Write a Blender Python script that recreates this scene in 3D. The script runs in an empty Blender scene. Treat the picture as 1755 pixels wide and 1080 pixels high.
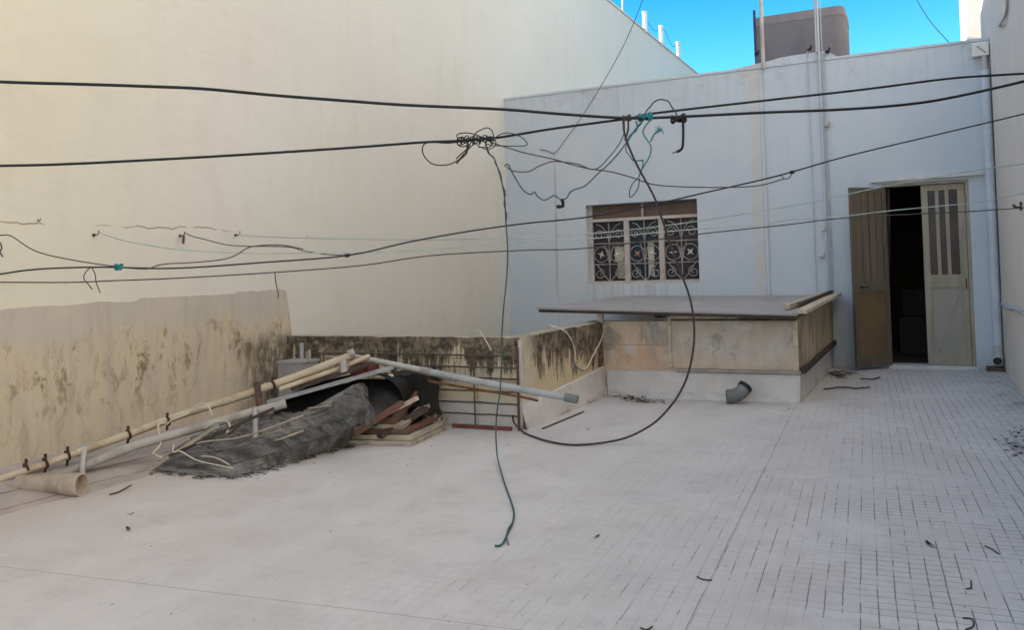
import bpy, bmesh, math, random
from mathutils import Vector, Matrix, noise as mnoise
random.seed(7)
scene = bpy.context.scene
COL = scene.collection
V = Vector

# ------------------------------------------------------------------ camera model (survey of the place)
F, CX, CY, H = 1492.0, 877.5, 422.0, 1.35
_d = lambda x, y: V((x-CX, -(y-CY), -F))
YA = _d(1590, 450).normalized()
XA = (-_d(-2250, 560)).normalized()
XA = (XA - YA*XA.dot(YA)).normalized()
ZA = XA.cross(YA)
EYE = V((0, 0, H))
def ray(x, y):
    v = _d(x, y); return V((XA.dot(v), YA.dot(v), ZA.dot(v)))
def onY(x, y, Y): r = ray(x, y); return EYE + r*(Y/r.y)
def onX(x, y, X): r = ray(x, y); return EYE + r*(X/r.x)
def onz(x, y, z=0.0): r = ray(x, y); return EYE + r*((z-H)/r.z)
def onP(x, y, A, B):                       # vertical plane through two plan points
    n = V((B[1]-A[1], A[0]-B[0], 0)); r = ray(x, y)
    t = n.dot(V((A[0], A[1], 0))-EYE)/n.dot(r)
    return EYE + r*t
cam = bpy.data.cameras.new('camera'); co = bpy.data.objects.new('camera', cam); COL.objects.link(co)
R = Matrix((XA, YA, ZA))
co.matrix_world = Matrix.Translation(EYE) @ R.to_4x4()
cam.sensor_width = 36; cam.lens = 36*F/1755; cam.shift_y = -(540-CY)/1755
cam.clip_start = 0.05; cam.clip_end = 3000
scene.camera = co

# ------------------------------------------------------------------ node helper
class G:
    def __init__(s, name):
        s.m = bpy.data.materials.new(name); s.m.use_nodes = True
        s.t = s.m.node_tree; s.b = s.t.nodes['Principled BSDF']; s.b.inputs['Roughness'].default_value = .85
        s.b.inputs['Specular IOR Level'].default_value = .3
    def n(s, ty, **k):
        o = s.t.nodes.new(ty)
        for a, v in k.items(): setattr(o, a, v)
        return o
    def put(s, sock, v):
        if hasattr(v, 'links') or isinstance(v, bpy.types.NodeSocket): s.t.links.new(v, sock)
        else:
            if isinstance(v, (tuple, list)) and len(v) == 3 and sock.type == 'RGBA': v = (*v, 1)
            sock.default_value = v
    def pos(s): return s.n('ShaderNodeNewGeometry').outputs['Position']
    def obj(s): return s.n('ShaderNodeTexCoord').outputs['Object']
    def sep(s, v):
        o = s.n('ShaderNodeSeparateXYZ'); s.put(o.inputs[0], v); return o.outputs
    def comb(s, x, y, z):
        o = s.n('ShaderNodeCombineXYZ')
        for i, v in enumerate((x, y, z)): s.put(o.inputs[i], v)
        return o.outputs[0]
    def ma(s, op, a, b=0.0, c=None, clamp=False):
        o = s.n('ShaderNodeMath', operation=op); o.use_clamp = clamp
        s.put(o.inputs[0], a); s.put(o.inputs[1], b)
        if c is not None: s.put(o.inputs[2], c)
        return o.outputs[0]
    def vm(s, v, k):
        o = s.n('ShaderNodeVectorMath', operation='MULTIPLY'); s.put(o.inputs[0], v); s.put(o.inputs[1], k); return o.outputs[0]
    def mix(s, f, a, b, mode='MIX'):
        o = s.n('ShaderNodeMix', data_type='RGBA', blend_type=mode)
        s.put(o.inputs[0], f); s.put(o.inputs[6], a); s.put(o.inputs[7], b); return o.outputs[2]
    def rng(s, v, lo, hi, a=0.0, b=1.0, sm=True):
        o = s.n('ShaderNodeMapRange', interpolation_type='SMOOTHSTEP' if sm else 'LINEAR')
        for i, x in enumerate((v, lo, hi, a, b)): s.put(o.inputs[i], x)
        return o.outputs[0]
    def noise(s, v, sc=1.0, det=4.0, ro=.55, dist=0.0):
        o = s.n('ShaderNodeTexNoise'); s.put(o.inputs['Vector'], v)
        for k, x in (('Scale', sc), ('Detail', det), ('Roughness', ro), ('Distortion', dist)): s.put(o.inputs[k], x)
        return o.outputs[0]
    def vor(s, v, sc, feature='F1'):
        o = s.n('ShaderNodeTexVoronoi', feature=feature); s.put(o.inputs['Vector'], v); s.put(o.inputs['Scale'], sc); return o.outputs[0]
    def bump(s, h, st=.3, di=.01, prev=None):
        o = s.n('ShaderNodeBump'); s.put(o.inputs['Height'], h); s.put(o.inputs['Strength'], st); s.put(o.inputs['Distance'], di)
        if prev is not None: s.put(o.inputs['Normal'], prev)
        return o.outputs[0]
    def out(s, col, nrm=None, rough=None, metal=None):
        s.put(s.b.inputs['Base Color'], col)
        if nrm is not None: s.put(s.b.inputs['Normal'], nrm)
        if rough is not None: s.put(s.b.inputs['Roughness'], rough)
        if metal is not None: s.put(s.b.inputs['Metallic'], metal)
        return s.m

MAT = {}
def simple(name, c1, c2=None, sc=12.0, lo=.4, hi=.6, stretch=(1, 1, 1), rough=.8, metal=0.0, bump=.2, bd=.003, spec=None):
    g = G(name); c2 = c2 or tuple(x*.7 for x in c1)
    oo = g.n('ShaderNodeVectorMath', operation='ADD'); g.put(oo.inputs[0], g.obj()); rr_ = g.n('ShaderNodeObjectInfo').outputs['Random']; g.put(oo.inputs[1], g.comb(g.ma('MULTIPLY', rr_, 37.0), g.ma('MULTIPLY', rr_, 11.0), g.ma('MULTIPLY', rr_, 23.0)))
    v = g.vm(oo.outputs[0], stretch)
    n1 = g.noise(v, sc, 5, .6); n2 = g.noise(g.obj(), sc*6, 3, .6)
    c = g.mix(g.rng(n1, lo, hi), c1, c2)
    c = g.mix(.25, c, g.mix(n2, tuple(x*.6 for x in c1), tuple(min(1, x*1.3) for x in c1)))
    oi = g.n('ShaderNodeObjectInfo').outputs['Random']; c = g.mix(1.0, c, g.comb(*[g.ma('ADD', .88, g.ma('MULTIPLY', oi, .2))]*3), 'MULTIPLY')
    if spec is not None: g.b.inputs['Specular IOR Level'].default_value = spec
    MAT[name] = g.out(c, g.bump(g.ma('ADD', n1, g.ma('MULTIPLY', n2, .4)), bump, bd), rough, metal)
    return MAT[name]

def mat_cream():
    g = G('cream_paint'); p = g.pos(); x, y, z = g.sep(p)
    big = g.noise(g.vm(p, (1, .35, .5)), .8, 4, .5)
    mid = g.noise(g.vm(p, (1, 2.5, .7)), 1.6, 6, .6)
    fine = g.noise(p, 26, 4, .6)
    c = g.mix(g.rng(big, .3, .7), (.61, .60, .555), (.655, .645, .60))
    c = g.mix(g.ma('MULTIPLY', g.rng(mid, .48, .72), .28), c, (.56, .53, .455))
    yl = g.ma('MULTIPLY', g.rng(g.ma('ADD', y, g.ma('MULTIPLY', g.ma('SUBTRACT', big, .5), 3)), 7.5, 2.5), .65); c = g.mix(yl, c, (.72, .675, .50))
    tr = g.noise(g.vm(p, (1, 1.2, 3.2)), 2.2, 3, .5, 1.2); c = g.mix(g.ma('MULTIPLY', g.rng(tr, .52, .62), .12), c, (.55, .53, .475))
    # faint rain streaks
    st = g.noise(g.vm(p, (1, 7, .16)), 1.4, 5, .6)
    c = g.mix(g.ma('MULTIPLY', g.rng(st, .58, .78), .10), c, (.51, .485, .42))
    # hairline crack with patched filler along the height of the old wall top
    wob = g.ma('MULTIPLY', g.ma('SUBTRACT', g.noise(g.vm(p, (1, 1, 0)), 1.7, 4, .6), .5), .16)
    d = g.ma('ABSOLUTE', g.ma('SUBTRACT', g.ma('SUBTRACT', z, g.ma('ADD', 1.80, g.ma('MULTIPLY', g.ma('SUBTRACT', y, 3.9), .014))), wob))
    crack = g.ma('MULTIPLY', g.rng(d, .003, .010, 1, 0), g.rng(y, 6.2, 6.0))
    crack = g.ma('MULTIPLY', crack, g.rng(g.noise(p, 3.1, 2), .42, .55))
    c = g.mix(g.ma('MULTIPLY', crack, .75), c, (.30, .26, .17))
    sp = g.vor(p, 1.3); c = g.mix(g.ma('MULTIPLY', g.rng(sp, .012, .022, 1, 0), .5), c, (.25, .22, .17))
    h = g.ma('ADD', g.ma('MULTIPLY', fine, .25), g.ma('ADD', g.ma('MULTIPLY', mid, 1.0), g.ma('MULTIPLY', tr, .9)))
    b = g.bump(h, .35, .012)
    b = g.bump(g.ma('MULTIPLY', crack, -1), .6, .004, b)
    MAT['cream'] = g.out(c, b, .9)
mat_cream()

def mat_render_patch():
    g = G('bare_render'); p = g.pos(); x, y, z = g.sep(p)
    cl = g.noise(g.vm(p, (1, 1.2, .9)), 1.5, 6, .62)
    mott = g.noise(g.vm(p, (1, 3.2, 1.2)), 3.0, 8, .68, .3)
    blot = g.noise(g.vm(p, (1, 3.4, 1.7)), 2.3, 9, .76, .5)
    fine = g.noise(p, 42, 5, .7)
    grey = g.mix(g.rng(cl, .35, .65), (.53, .485, .40), (.48, .445, .395))
    tan = g.mix(g.rng(mott, .35, .66), (.57, .48, .35), (.52, .455, .37))
    zl = g.ma('ADD', z, g.ma('MULTIPLY', g.ma('SUBTRACT', mott, .5), .35))
    # old weathered surface below, newer render above; the boundary sinks away from the camera
    bound = g.ma('ADD', 1.02, g.ma('MULTIPLY', g.ma('SUBTRACT', g.noise(g.vm(p, (0, 1, 0)), 1.3, 5, .6), .5), .45))
    low = g.rng(g.ma('SUBTRACT', zl, bound), -.10, .05, 1, 0)
    c = g.mix(low, grey, tan)
    gs_ = g.noise(g.vm(p, (1, 5, .6)), 2.2, 6, .65); c = g.mix(g.ma('MULTIPLY', g.rng(gs_, .48, .66), .45), c, (.41, .37, .31))
    streak = g.ma('ADD', g.rng(blot, .50, .60), g.ma('MULTIPLY', g.rng(mott, .5, .62), .25), clamp=True)
    patch = g.rng(g.noise(g.vm(p, (1, 1.6, 1.0)), 1.1, 3), .44, .60)
    band = g.rng(g.ma('ABSOLUTE', g.ma('SUBTRACT', z, .88)), .12, .55, 1, .25)
    m = g.ma('MULTIPLY', g.ma('MULTIPLY', streak, low), g.ma('MULTIPLY', band, g.ma('ADD', .5, patch)), clamp=True)
    c = g.mix(g.ma('MULTIPLY', m, .9, clamp=True), c, g.mix(g.rng(g.noise(p, 9, 6, .7), .4, .6), (.20, .15, .085), (.33, .25, .14)))
    pale = g.ma('MULTIPLY', g.rng(g.noise(g.vm(p, (1, 4.5, .7)), 1.9, 6, .65), .56, .7), low)
    c = g.mix(g.ma('MULTIPLY', pale, .6), c, (.53, .48, .41))
    # black mould in the far corner against the parapet
    far = g.ma('MULTIPLY', g.rng(y, 6.0, 6.55), g.rng(z, .92, .72))
    fm = g.rng(g.noise(g.vm(p, (1, 5, 2)), 3.2, 8, .75), .38, .58)
    c = g.mix(g.ma('MULTIPLY', g.ma('MULTIPLY', far, g.ma('ADD', .25, g.ma('MULTIPLY', fm, .75))), .9), c, (.10, .085, .06))
    sp = g.rng(g.noise(p, 24, 4, .8), .66, .72)
    c = g.mix(g.ma('MULTIPLY', g.ma('MULTIPLY', sp, low), .4), c, (.16, .13, .08))
    h = g.ma('ADD', g.ma('MULTIPLY', fine, .35), mott)
    MAT['bare_render'] = g.out(c, g.bump(h, .6, .015), .95)
mat_render_patch()

def mat_rear():
    g = G('white_limewash'); p = g.pos(); x, y, z = g.sep(p)
    big = g.noise(g.vm(p, (.8, 1, .6)), .9, 4, .55)
    fine = g.noise(p, 20, 5, .65); mid = g.noise(p, 4.5, 5, .6)
    c = g.mix(g.rng(big, .3, .7), (.485, .545, .61), (.53, .58, .635))
    st = g.noise(g.vm(p, (8, 1, .14)), 1.3, 5, .6)
    c = g.mix(g.ma('MULTIPLY', g.rng(st, .54, .74), .22), c, (.47, .48, .48))
    # rusty painted-over strip left by the mast
    wob = g.ma('MULTIPLY', g.ma('SUBTRACT', g.noise(g.vm(p, (0, 0, 1)), 2.2, 4), .5), .05)
    xs = g.ma('ADD', g.ma('ADD', x, 2.085), wob)
    d = g.ma('ABSOLUTE', xs)
    strip = g.rng(d, .045, .085, 1, 0)
    strip = g.ma('MULTIPLY', strip, g.rng(g.noise(g.vm(p, (1, 1, 1)), 2.1, 4), .30, .6, .2, .6))
    c = g.mix(strip, c, (.56, .50, .45))
    d2 = g.rng(g.ma('ABSOLUTE', g.ma('SUBTRACT', xs, .075)), .004, .012, 1, 0)
    c = g.mix(g.ma('MULTIPLY', d2, .45), c, (.36, .30, .26))
    # damp marks under the coping
    top = g.rng(z, 3.45, 4.1)
    dm = g.rng(g.noise(g.vm(p, (1.6, 1, 2.2)), 2.3, 7, .72), .52, .68)
    c = g.mix(g.ma('MULTIPLY', g.ma('MULTIPLY', dm, top), .45), c, (.34, .33, .35))
    dp_ = g.noise(g.vm(p, (13, 1, .35)), 1.6, 6, .7); uw = g.ma('MULTIPLY', g.ma('MULTIPLY', g.rng(g.ma('ABSOLUTE', g.ma('ADD', x, 3.77)), 1.0, .75), g.rng(z, 1.17, 1.15)), g.rng(z, .45, 1.1)); c = g.mix(g.ma('MULTIPLY', g.ma('MULTIPLY', uw, g.rng(dp_, .45, .62)), .5), c, (.36, .34, .32)); tp_ = g.rng(z, 3.2, 4.05); c = g.mix(g.ma('MULTIPLY', g.ma('MULTIPLY', tp_, g.rng(dp_, .5, .66)), .35), c, (.38, .375, .38))
    pt = g.noise(g.vm(p, (.9, 1, 1.4)), 1.7, 3, .45, .8); c = g.mix(g.ma('MULTIPLY', g.rng(pt, .56, .58), .22), c, (.60, .61, .62))
    # splash dirt at the foot
    ft = g.rng(g.ma('ADD', z, g.ma('MULTIPLY', mid, .25)), .12, .42, 1, 0)
    c = g.mix(g.ma('MULTIPLY', ft, .35), c, (.40, .38, .35))
    # faint vertical crack line at left
    wc = g.ma('MULTIPLY', g.ma('SUBTRACT', g.noise(g.vm(p, (0, 0, 1)), 3, 4), .5), .03)
    d3 = g.rng(g.ma('ABSOLUTE', g.ma('ADD', g.ma('ADD', x, 5.10), wc)), .003, .009, 1, 0)
    c = g.mix(g.ma('MULTIPLY', g.ma('MULTIPLY', d3, g.rng(z, 3.2, 3.1)), .4), c, (.36, .36, .36))
    sp = g.vor(p, 1.7); c = g.mix(g.ma('MULTIPLY', g.rng(sp, .012, .026, 1, 0), .5), c, (.28, .27, .26))
    h = g.ma('ADD', g.ma('MULTIPLY', fine, .3), g.ma('ADD', mid, big))
    MAT['rear'] = g.out(c, g.bump(h, .4, .012), .9)
mat_rear()

def mat_right():
    g = G('beige_render'); p = g.pos(); x, y, z = g.sep(p)
    a = g.noise(g.vm(p, (1, .9, .5)), 1.2, 6, .6); f = g.noise(p, 30, 5, .65); m = g.noise(p, 5, 5, .6)
    c = g.mix(g.rng(a, .3, .7), (.66, .61, .55), (.60, .56, .51))
    st = g.noise(g.vm(p, (1, 5, .3)), 2.0, 6, .65)
    c = g.mix(g.ma('MULTIPLY', g.rng(st, .55, .72), .3), c, (.42, .39, .36))
    MAT['right'] = g.out(c, g.bump(g.ma('ADD', g.ma('MULTIPLY', f, .4), m), .5, .012), .92)
mat_right()

def mat_parapet():
    g = G('mouldy_stone'); p = g.pos(); x, y, z = g.sep(p)
    u = g.ma('ADD', x, y)
    # block courses
    br = g.n('ShaderNodeTexBrick'); g.put(br.inputs['Vector'], g.comb(u, z, 0))
    br.offset = .5
    for k, v in (('Scale', 1.0), ('Mortar Size', .007), ('Mortar Smooth', .5), ('Brick Width', .46), ('Row Height', .203)): br.inputs[k].default_value = v
    g.put(br.inputs['Color1'], (.58, .48, .32)); g.put(br.inputs['Color2'], (.62, .54, .40)); g.put(br.inputs['Mortar'], (.33, .25, .16))
    n1 = g.noise(g.comb(g.ma('MULTIPLY', u, 4.2), 0, z), 1.9, 8, .7)
    n2 = g.noise(p, 5.5, 8, .75, .3); n3 = g.noise(g.comb(g.ma('MULTIPLY', u, 9), 0, g.ma('MULTIPLY', z, .8)), 1.5, 6, .7)
    fine = g.noise(p, 45, 5, .7)
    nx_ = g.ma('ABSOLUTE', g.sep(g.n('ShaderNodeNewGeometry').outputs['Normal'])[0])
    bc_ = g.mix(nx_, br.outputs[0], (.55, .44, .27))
    c = g.mix(g.rng(n2, .3, .7), bc_, g.mix(.55, bc_, (.60, .53, .40)))
    c = g.mix(g.ma('MULTIPLY', g.rng(g.noise(p, 2.4, 5), .5, .66), .5), c, (.50, .31, .17))
    # lichen and black mould running down from the coping
    zz = g.ma('ADD', z, g.ma('ADD', g.ma('MULTIPLY', g.ma('SUBTRACT', n1, .5), 1.5), g.ma('MULTIPLY', g.ma('SUBTRACT', n3, .5), .5)))
    zz = g.ma('ADD', zz, g.ma('MULTIPLY', g.rng(y, 7.6, 8.9), .16)); mould = g.rng(g.ma('ADD', zz, g.ma('MULTIPLY', g.ma('SUBTRACT', g.noise(g.comb(g.ma('MULTIPLY', u, 22), 0, g.ma('MULTIPLY', z, .9)), 1.4, 4, .6), .5), .45)), .43, .60)
    brk = g.rng(n2, .26, .5)
    mould = g.ma('MULTIPLY', mould, g.ma('ADD', .35, g.ma('MULTIPLY', brk, .65)))
    mc = g.mix(g.rng(g.noise(p, 14, 6, .75), .42, .6), (.045, .040, .034), (.185, .150, .105))
    c = g.mix(g.ma('MULTIPLY', mould, .97), c, mc)
    # lime-washed foot of the wall
    foot = g.rng(g.ma('ADD', z, g.ma('MULTIPLY', g.ma('SUBTRACT', n2, .5), .10)), .235, .255, 1, 0)
    c = g.mix(g.ma('MULTIPLY', foot, .92), c, g.mix(n2, (.56, .53, .51), (.62, .60, .58)))
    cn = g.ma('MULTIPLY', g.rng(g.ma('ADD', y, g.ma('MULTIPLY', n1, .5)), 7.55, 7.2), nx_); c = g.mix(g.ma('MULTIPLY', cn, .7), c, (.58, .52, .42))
    # top face bleached
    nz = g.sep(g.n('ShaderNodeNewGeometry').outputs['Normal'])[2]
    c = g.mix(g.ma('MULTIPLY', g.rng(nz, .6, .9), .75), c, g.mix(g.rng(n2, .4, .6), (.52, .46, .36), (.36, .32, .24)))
    h = g.ma('ADD', g.ma('ADD', g.ma('MULTIPLY', fine, .5), n2), g.ma('MULTIPLY', g.ma('MULTIPLY', br.outputs[1], g.ma('SUBTRACT', 1.0, nx_)), -.5))
    MAT['parapet'] = g.out(c, g.bump(h, .75, .014), .95)
mat_parapet()

def mat_panel():   # shaft wall front: peeling pink, orange and white plaster
    g = G('peeling_plaster'); p = g.pos(); x, y, z = g.sep(p)
    n1 = g.noise(p, 2.6, 6, .62, .5); n2 = g.noise(g.vm(p, (1.4, 1, .8)), 3.6, 7, .68); f = g.noise(p, 35, 5, .7)
    left = g.rng(g.ma('ADD', x, g.ma('MULTIPLY', g.ma('SUBTRACT', n1, .5), .5)), -2.75, -2.30, 1, 0)
    warm = g.mix(g.rng(z, .3, .75), (.52, .33, .22), (.56, .44, .33))
    pale = g.mix(g.rng(n2, .35, .65), (.505, .475, .44), (.45, .385, .32))
    c = g.mix(left, pale, warm)
    c = g.mix(g.ma('MULTIPLY', g.rng(n1, .52, .62), .7), c, (.58, .555, .52))
    dirt = g.rng(g.noise(g.vm(p, (1.2, 1, .8)), 3.0, 8, .72, .4), .51, .66)
    c = g.mix(g.ma('MULTIPLY', dirt, .75), c, (.22, .205, .18))
    # sooty patch in the middle, yellow-orange below right
    dx = g.ma('ABSOLUTE', g.ma('ADD', x, 2.58)); soot = g.ma('MULTIPLY', g.rng(dx, .05, .22, 1, 0), g.rng(n2, .36, .56))
    c = g.mix(g.ma('MULTIPLY', soot, .65), c, (.25, .25, .24))
    oc = g.ma('MULTIPLY', g.rng(z, .55, .36), g.rng(n1, .36, .55)); c = g.mix(g.ma('MULTIPLY', oc, .5), c, (.60, .44, .28))
    # course joint
    jz = g.rng(g.ma('ABSOLUTE', g.ma('SUBTRACT', z, .555)), .003, .009, 1, 0)
    c = g.mix(g.ma('MULTIPLY', g.ma('MULTIPLY', jz, g.rng(x, -2.5, -2.6)), .6), c, (.26, .2, .15))
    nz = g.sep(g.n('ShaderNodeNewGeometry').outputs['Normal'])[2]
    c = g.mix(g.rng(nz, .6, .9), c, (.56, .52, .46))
    MAT['panel'] = g.out(c, g.bump(g.ma('ADD', g.ma('MULTIPLY', f, .4), n2), .6, .012), .92)
mat_panel()

def mat_upstand():
    g = G('painted_upstand'); p = g.pos(); x, y, z = g.sep(p)
    n1 = g.noise(p, 4.5, 6, .6); f = g.noise(p, 40, 4, .65)
    c = g.mix(g.rng(n1, .35, .65), (.60, .575, .55), (.52, .50, .485))
    low = g.ma('MULTIPLY', g.rng(z, .11, .0), g.rng(g.noise(g.vm(p, (1, 1, 3)), 2.4, 7, .72), .48, .62))
    c = g.mix(g.ma('MULTIPLY', low, .7), c, (.20, .185, .17))
    MAT['upstand'] = g.out(c, g.bump(g.ma('ADD', g.ma('MULTIPLY', f, .3), n1), .5, .012), .85)
mat_upstand()

def mat_floor():
    g = G('painted_mosaic'); p = g.pos(); x, y, z = g.sep(p)
    # tile axes are turned about 3.5 degrees from the walls
    a = math.radians(3.5)
    u = g.ma('ADD', g.ma('MULTIPLY', x, math.cos(a)), g.ma('MULTIPLY', y, math.sin(a)))
    v = g.ma('SUBTRACT', g.ma('MULTIPLY', y, math.cos(a)), g.ma('MULTIPLY', x, math.sin(a)))
    T = .0665
    def line(q, T, w0, w1, off=0.0):
        q = g.ma('ADD', q, g.ma('MULTIPLY', g.ma('SUBTRACT', g.noise(g.comb(u, v, 0), 17, 2), .5), .006))
        q = g.ma('FRACT', g.ma('ADD', g.ma('DIVIDE', q, T), 100.5+off))
        return g.rng(g.ma('MULTIPLY', g.ma('ABSOLUTE', g.ma('SUBTRACT', q, .5)), T), w0, w1, 1, 0)
    wv = g.comb(u, v, 0)
    wob = g.ma('MULTIPLY', g.ma('SUBTRACT', g.noise(wv, 1.2, 2), .5), .012)
    cu = g.ma('FLOOR', g.ma('ADD', g.ma('DIVIDE', u, T), 100.0)); cv = g.ma('FLOOR', g.ma('ADD', g.ma('DIVIDE', v, T), 100.0))
    lu = line(g.ma('ADD', u, wob), T, .0014, .0036); lv = line(g.ma('ADD', v, wob), T, .0012, .0034)
    # how open the joints still are (paint filled most of them): broken into dashes of one or a few tiles
    ru = g.ma('ROUND', g.ma('ADD', g.ma('DIVIDE', u, T), 100.0)); rv = g.ma('ROUND', g.ma('ADD', g.ma('DIVIDE', v, T), 100.0))
    nu = g.noise(g.comb(g.ma('MULTIPLY', ru, 7.31), g.ma('MULTIPLY', v, 3.4), 0), 1.0, 3, .75)
    nv = g.noise(g.comb(g.ma('MULTIPLY', u, 2.6), g.ma('MULTIPLY', rv, 5.77), 3), 1.0, 3, .7)
    region = g.rng(g.ma('ADD', g.ma('ADD', u, g.rng(y, 8, 3, -.5, .35)), g.ma('MULTIPLY', g.ma('SUBTRACT', g.noise(wv, .7, 4, .6), .5), 1.6)), -2.4, .7)
    patch = g.noise(wv, .9, 4, .6)
    reg2 = g.ma('MULTIPLY', region, g.rng(patch, .34, .60, .15, 1))
    lim = g.ma('SUBTRACT', .66, g.ma('MULTIPLY', reg2, .27))
    ou = g.ma('MULTIPLY', lu, g.rng(g.ma('SUBTRACT', nu, lim), -.01, .05))
    ou = g.ma('MULTIPLY', ou, g.ma('ADD', .25, g.ma('MULTIPLY', region, .75)))
    limv = g.ma('SUBTRACT', .68, g.ma('MULTIPLY', reg2, .34))
    ov = g.ma('MULTIPLY', lv, g.rng(g.ma('SUBTRACT', nv, limv), -.01, .06))
    ov = g.ma('MULTIPLY', ov, g.rng(u, -.7, .35))
    fw = g.rng(g.noise(wv, 2.4, 6, .7), .38, .64, .0, 1); faint = g.ma('MULTIPLY', g.ma('MULTIPLY', g.ma('MAXIMUM', lu, g.ma('MULTIPLY', lv, .9)), fw), g.rng(u, -3.9, .2, .03, .7))
    # long movement joints
    w2 = g.ma('MULTIPLY', g.ma('SUBTRACT', g.noise(wv, 2.3, 4, .6), .5), .012)
    jA = g.rng(g.ma('ABSOLUTE', g.ma('ADD', g.ma('ADD', u, .672), w2)), .0018, .0045, 1, 0)
    jA = g.ma('MULTIPLY', jA, g.rng(g.noise(wv, 2.3, 5, .7), .36, .52, .25, 1))
    jA = g.ma('MULTIPLY', jA, g.rng(v, 9.2, 7.4))
    jB = g.rng(g.ma('ABSOLUTE', g.ma('ADD', g.ma('SUBTRACT', g.ma('SUBTRACT', v, g.ma('MULTIPLY', g.ma('ADD', u, 4.0), .03)), 3.02), w2)), .0022, .005, 1, 0)
    jB = g.ma('MULTIPLY', jB, g.ma('MULTIPLY', g.rng(u, -1.1, -1.3), g.rng(g.noise(wv, 2.1, 3), .32, .5, .35, .85)))
    # paint
    cl = g.noise(wv, .8, 5, .6); md = g.noise(wv, 3.5, 6, .65); fn = g.noise(wv, 40, 4, .6)
    c = g.mix(g.rng(cl, .3, .7), (.55, .52, .495), (.62, .59, .56))
    c = g.mix(g.ma('MULTIPLY', g.rng(md, .48, .70), .5), c, (.45, .425, .41))
    blo = g.noise(wv, 1.7, 7, .7, .6); c = g.mix(g.ma('MULTIPLY', g.rng(blo, .50, .62), .28), c, (.47, .43, .385)); c = g.mix(g.ma('MULTIPLY', g.rng(blo, .44, .34), .35), c, (.66, .64, .615))
    tn_ = g.n('ShaderNodeTexWhiteNoise', noise_dimensions='2D'); g.put(tn_.inputs['Vector'], g.comb(ru, rv, 0)); tv_ = tn_.outputs['Value']; c = g.mix(g.ma('MULTIPLY', g.ma('MULTIPLY', tv_, g.rng(u, -4.0, .2, .15, 1)), .22), c, (.42, .395, .38))
    brs = g.noise(g.comb(g.ma('MULTIPLY', u, .6), g.ma('MULTIPLY', v, 7), 0), 1.6, 5, .6)
    c = g.mix(g.ma('MULTIPLY', g.rng(brs, .5, .7), .16), c, (.60, .58, .565))
    def band(c, ctr, w, k):
        m = g.rng(g.ma('ABSOLUTE', g.ma('ADD', g.ma('SUBTRACT', x, ctr), g.ma('MULTIPLY', g.ma('SUBTRACT', g.noise(wv, 1.5, 3), .5), .14))), w*.4, w, 1, 0)
        return g.mix(g.ma('MULTIPLY', m, k), c, (.635, .62, .60))
    c = band(c, -2.97, .13, .30); c = band(c, -2.1, .16, .22)
    cb = g.rng(g.ma('ABSOLUTE', g.ma('SUBTRACT', v, 3.62)), .02, .05, 1, 0)
    c = g.mix(g.ma('MULTIPLY', g.ma('MULTIPLY', cb, g.rng(u, -.8, .2)), .7), c, (.62, .60, .59))
    gr_ = g.noise(wv, 75, 3, .7); c = g.mix(g.ma('MULTIPLY', g.rng(gr_, .56, .68), .35), c, (.36, .335, .32)); sc_ = g.noise(g.comb(g.ma('MULTIPLY', u, 3), g.ma('MULTIPLY', v, .8), 2), 3.2, 7, .75, 1.0); c = g.mix(g.ma('MULTIPLY', g.rng(sc_, .58, .66), .25), c, (.43, .405, .39))
    rust = g.rng(g.noise(wv, 1.15, 5, .7), .60, .74); c = g.mix(g.ma('MULTIPLY', rust, .3), c, (.45, .36, .31))
    dirt = g.ma('MULTIPLY', g.rng(g.noise(wv, 5.5, 7, .75), .62, .72), .35); c = g.mix(dirt, c, (.30, .28, .27))
    pits = g.rng(g.vor(wv, 3.1), .015, .035, 1, 0); c = g.mix(g.ma('MULTIPLY', pits, .75), c, (.13, .11, .10))
    # black algae close to the right wall
    al = g.ma('MULTIPLY', g.rng(x, .35, .78), g.rng(g.noise(g.vm(wv, (1.2, 1, 1)), 3.0, 8, .75), .50, .64)); al = g.ma('MULTIPLY', al, g.rng(g.noise(wv, .55, 3), .42, .58))
    c = g.mix(g.ma('MULTIPLY', al, .85), c, (.07, .07, .08))
    # sand washed into the left margin
    wl = g.rng(g.ma('ADD', x, g.ma('MULTIPLY', g.ma('SUBTRACT', md, .5), .35)), -4.35, -5.0); c = g.mix(g.ma('MULTIPLY', wl, .55), c, (.50, .42, .37))
    dark = g.ma('MAXIMUM', ou, ov)
    c = g.mix(faint, c, (.36, .34, .34))
    c = g.mix(g.ma('MULTIPLY', dark, .85), c, (.11, .10, .10))
    c = g.mix(g.ma('MULTIPLY', g.ma('MAXIMUM', jA, jB), .55), c, (.14, .125, .12))
    lines = g.ma('MAXIMUM', g.ma('MAXIMUM', lu, lv), g.ma('MAXIMUM', jA, jB))
    h = g.ma('ADD', g.ma('ADD', g.ma('MULTIPLY', fn, .12), g.ma('MULTIPLY', md, .6)), g.ma('MULTIPLY', lines, -.5))
    MAT['floor'] = g.out(c, g.bump(h, .45, .006), g.rng(cl, .3, .7, .62, .8))
mat_floor()

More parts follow.
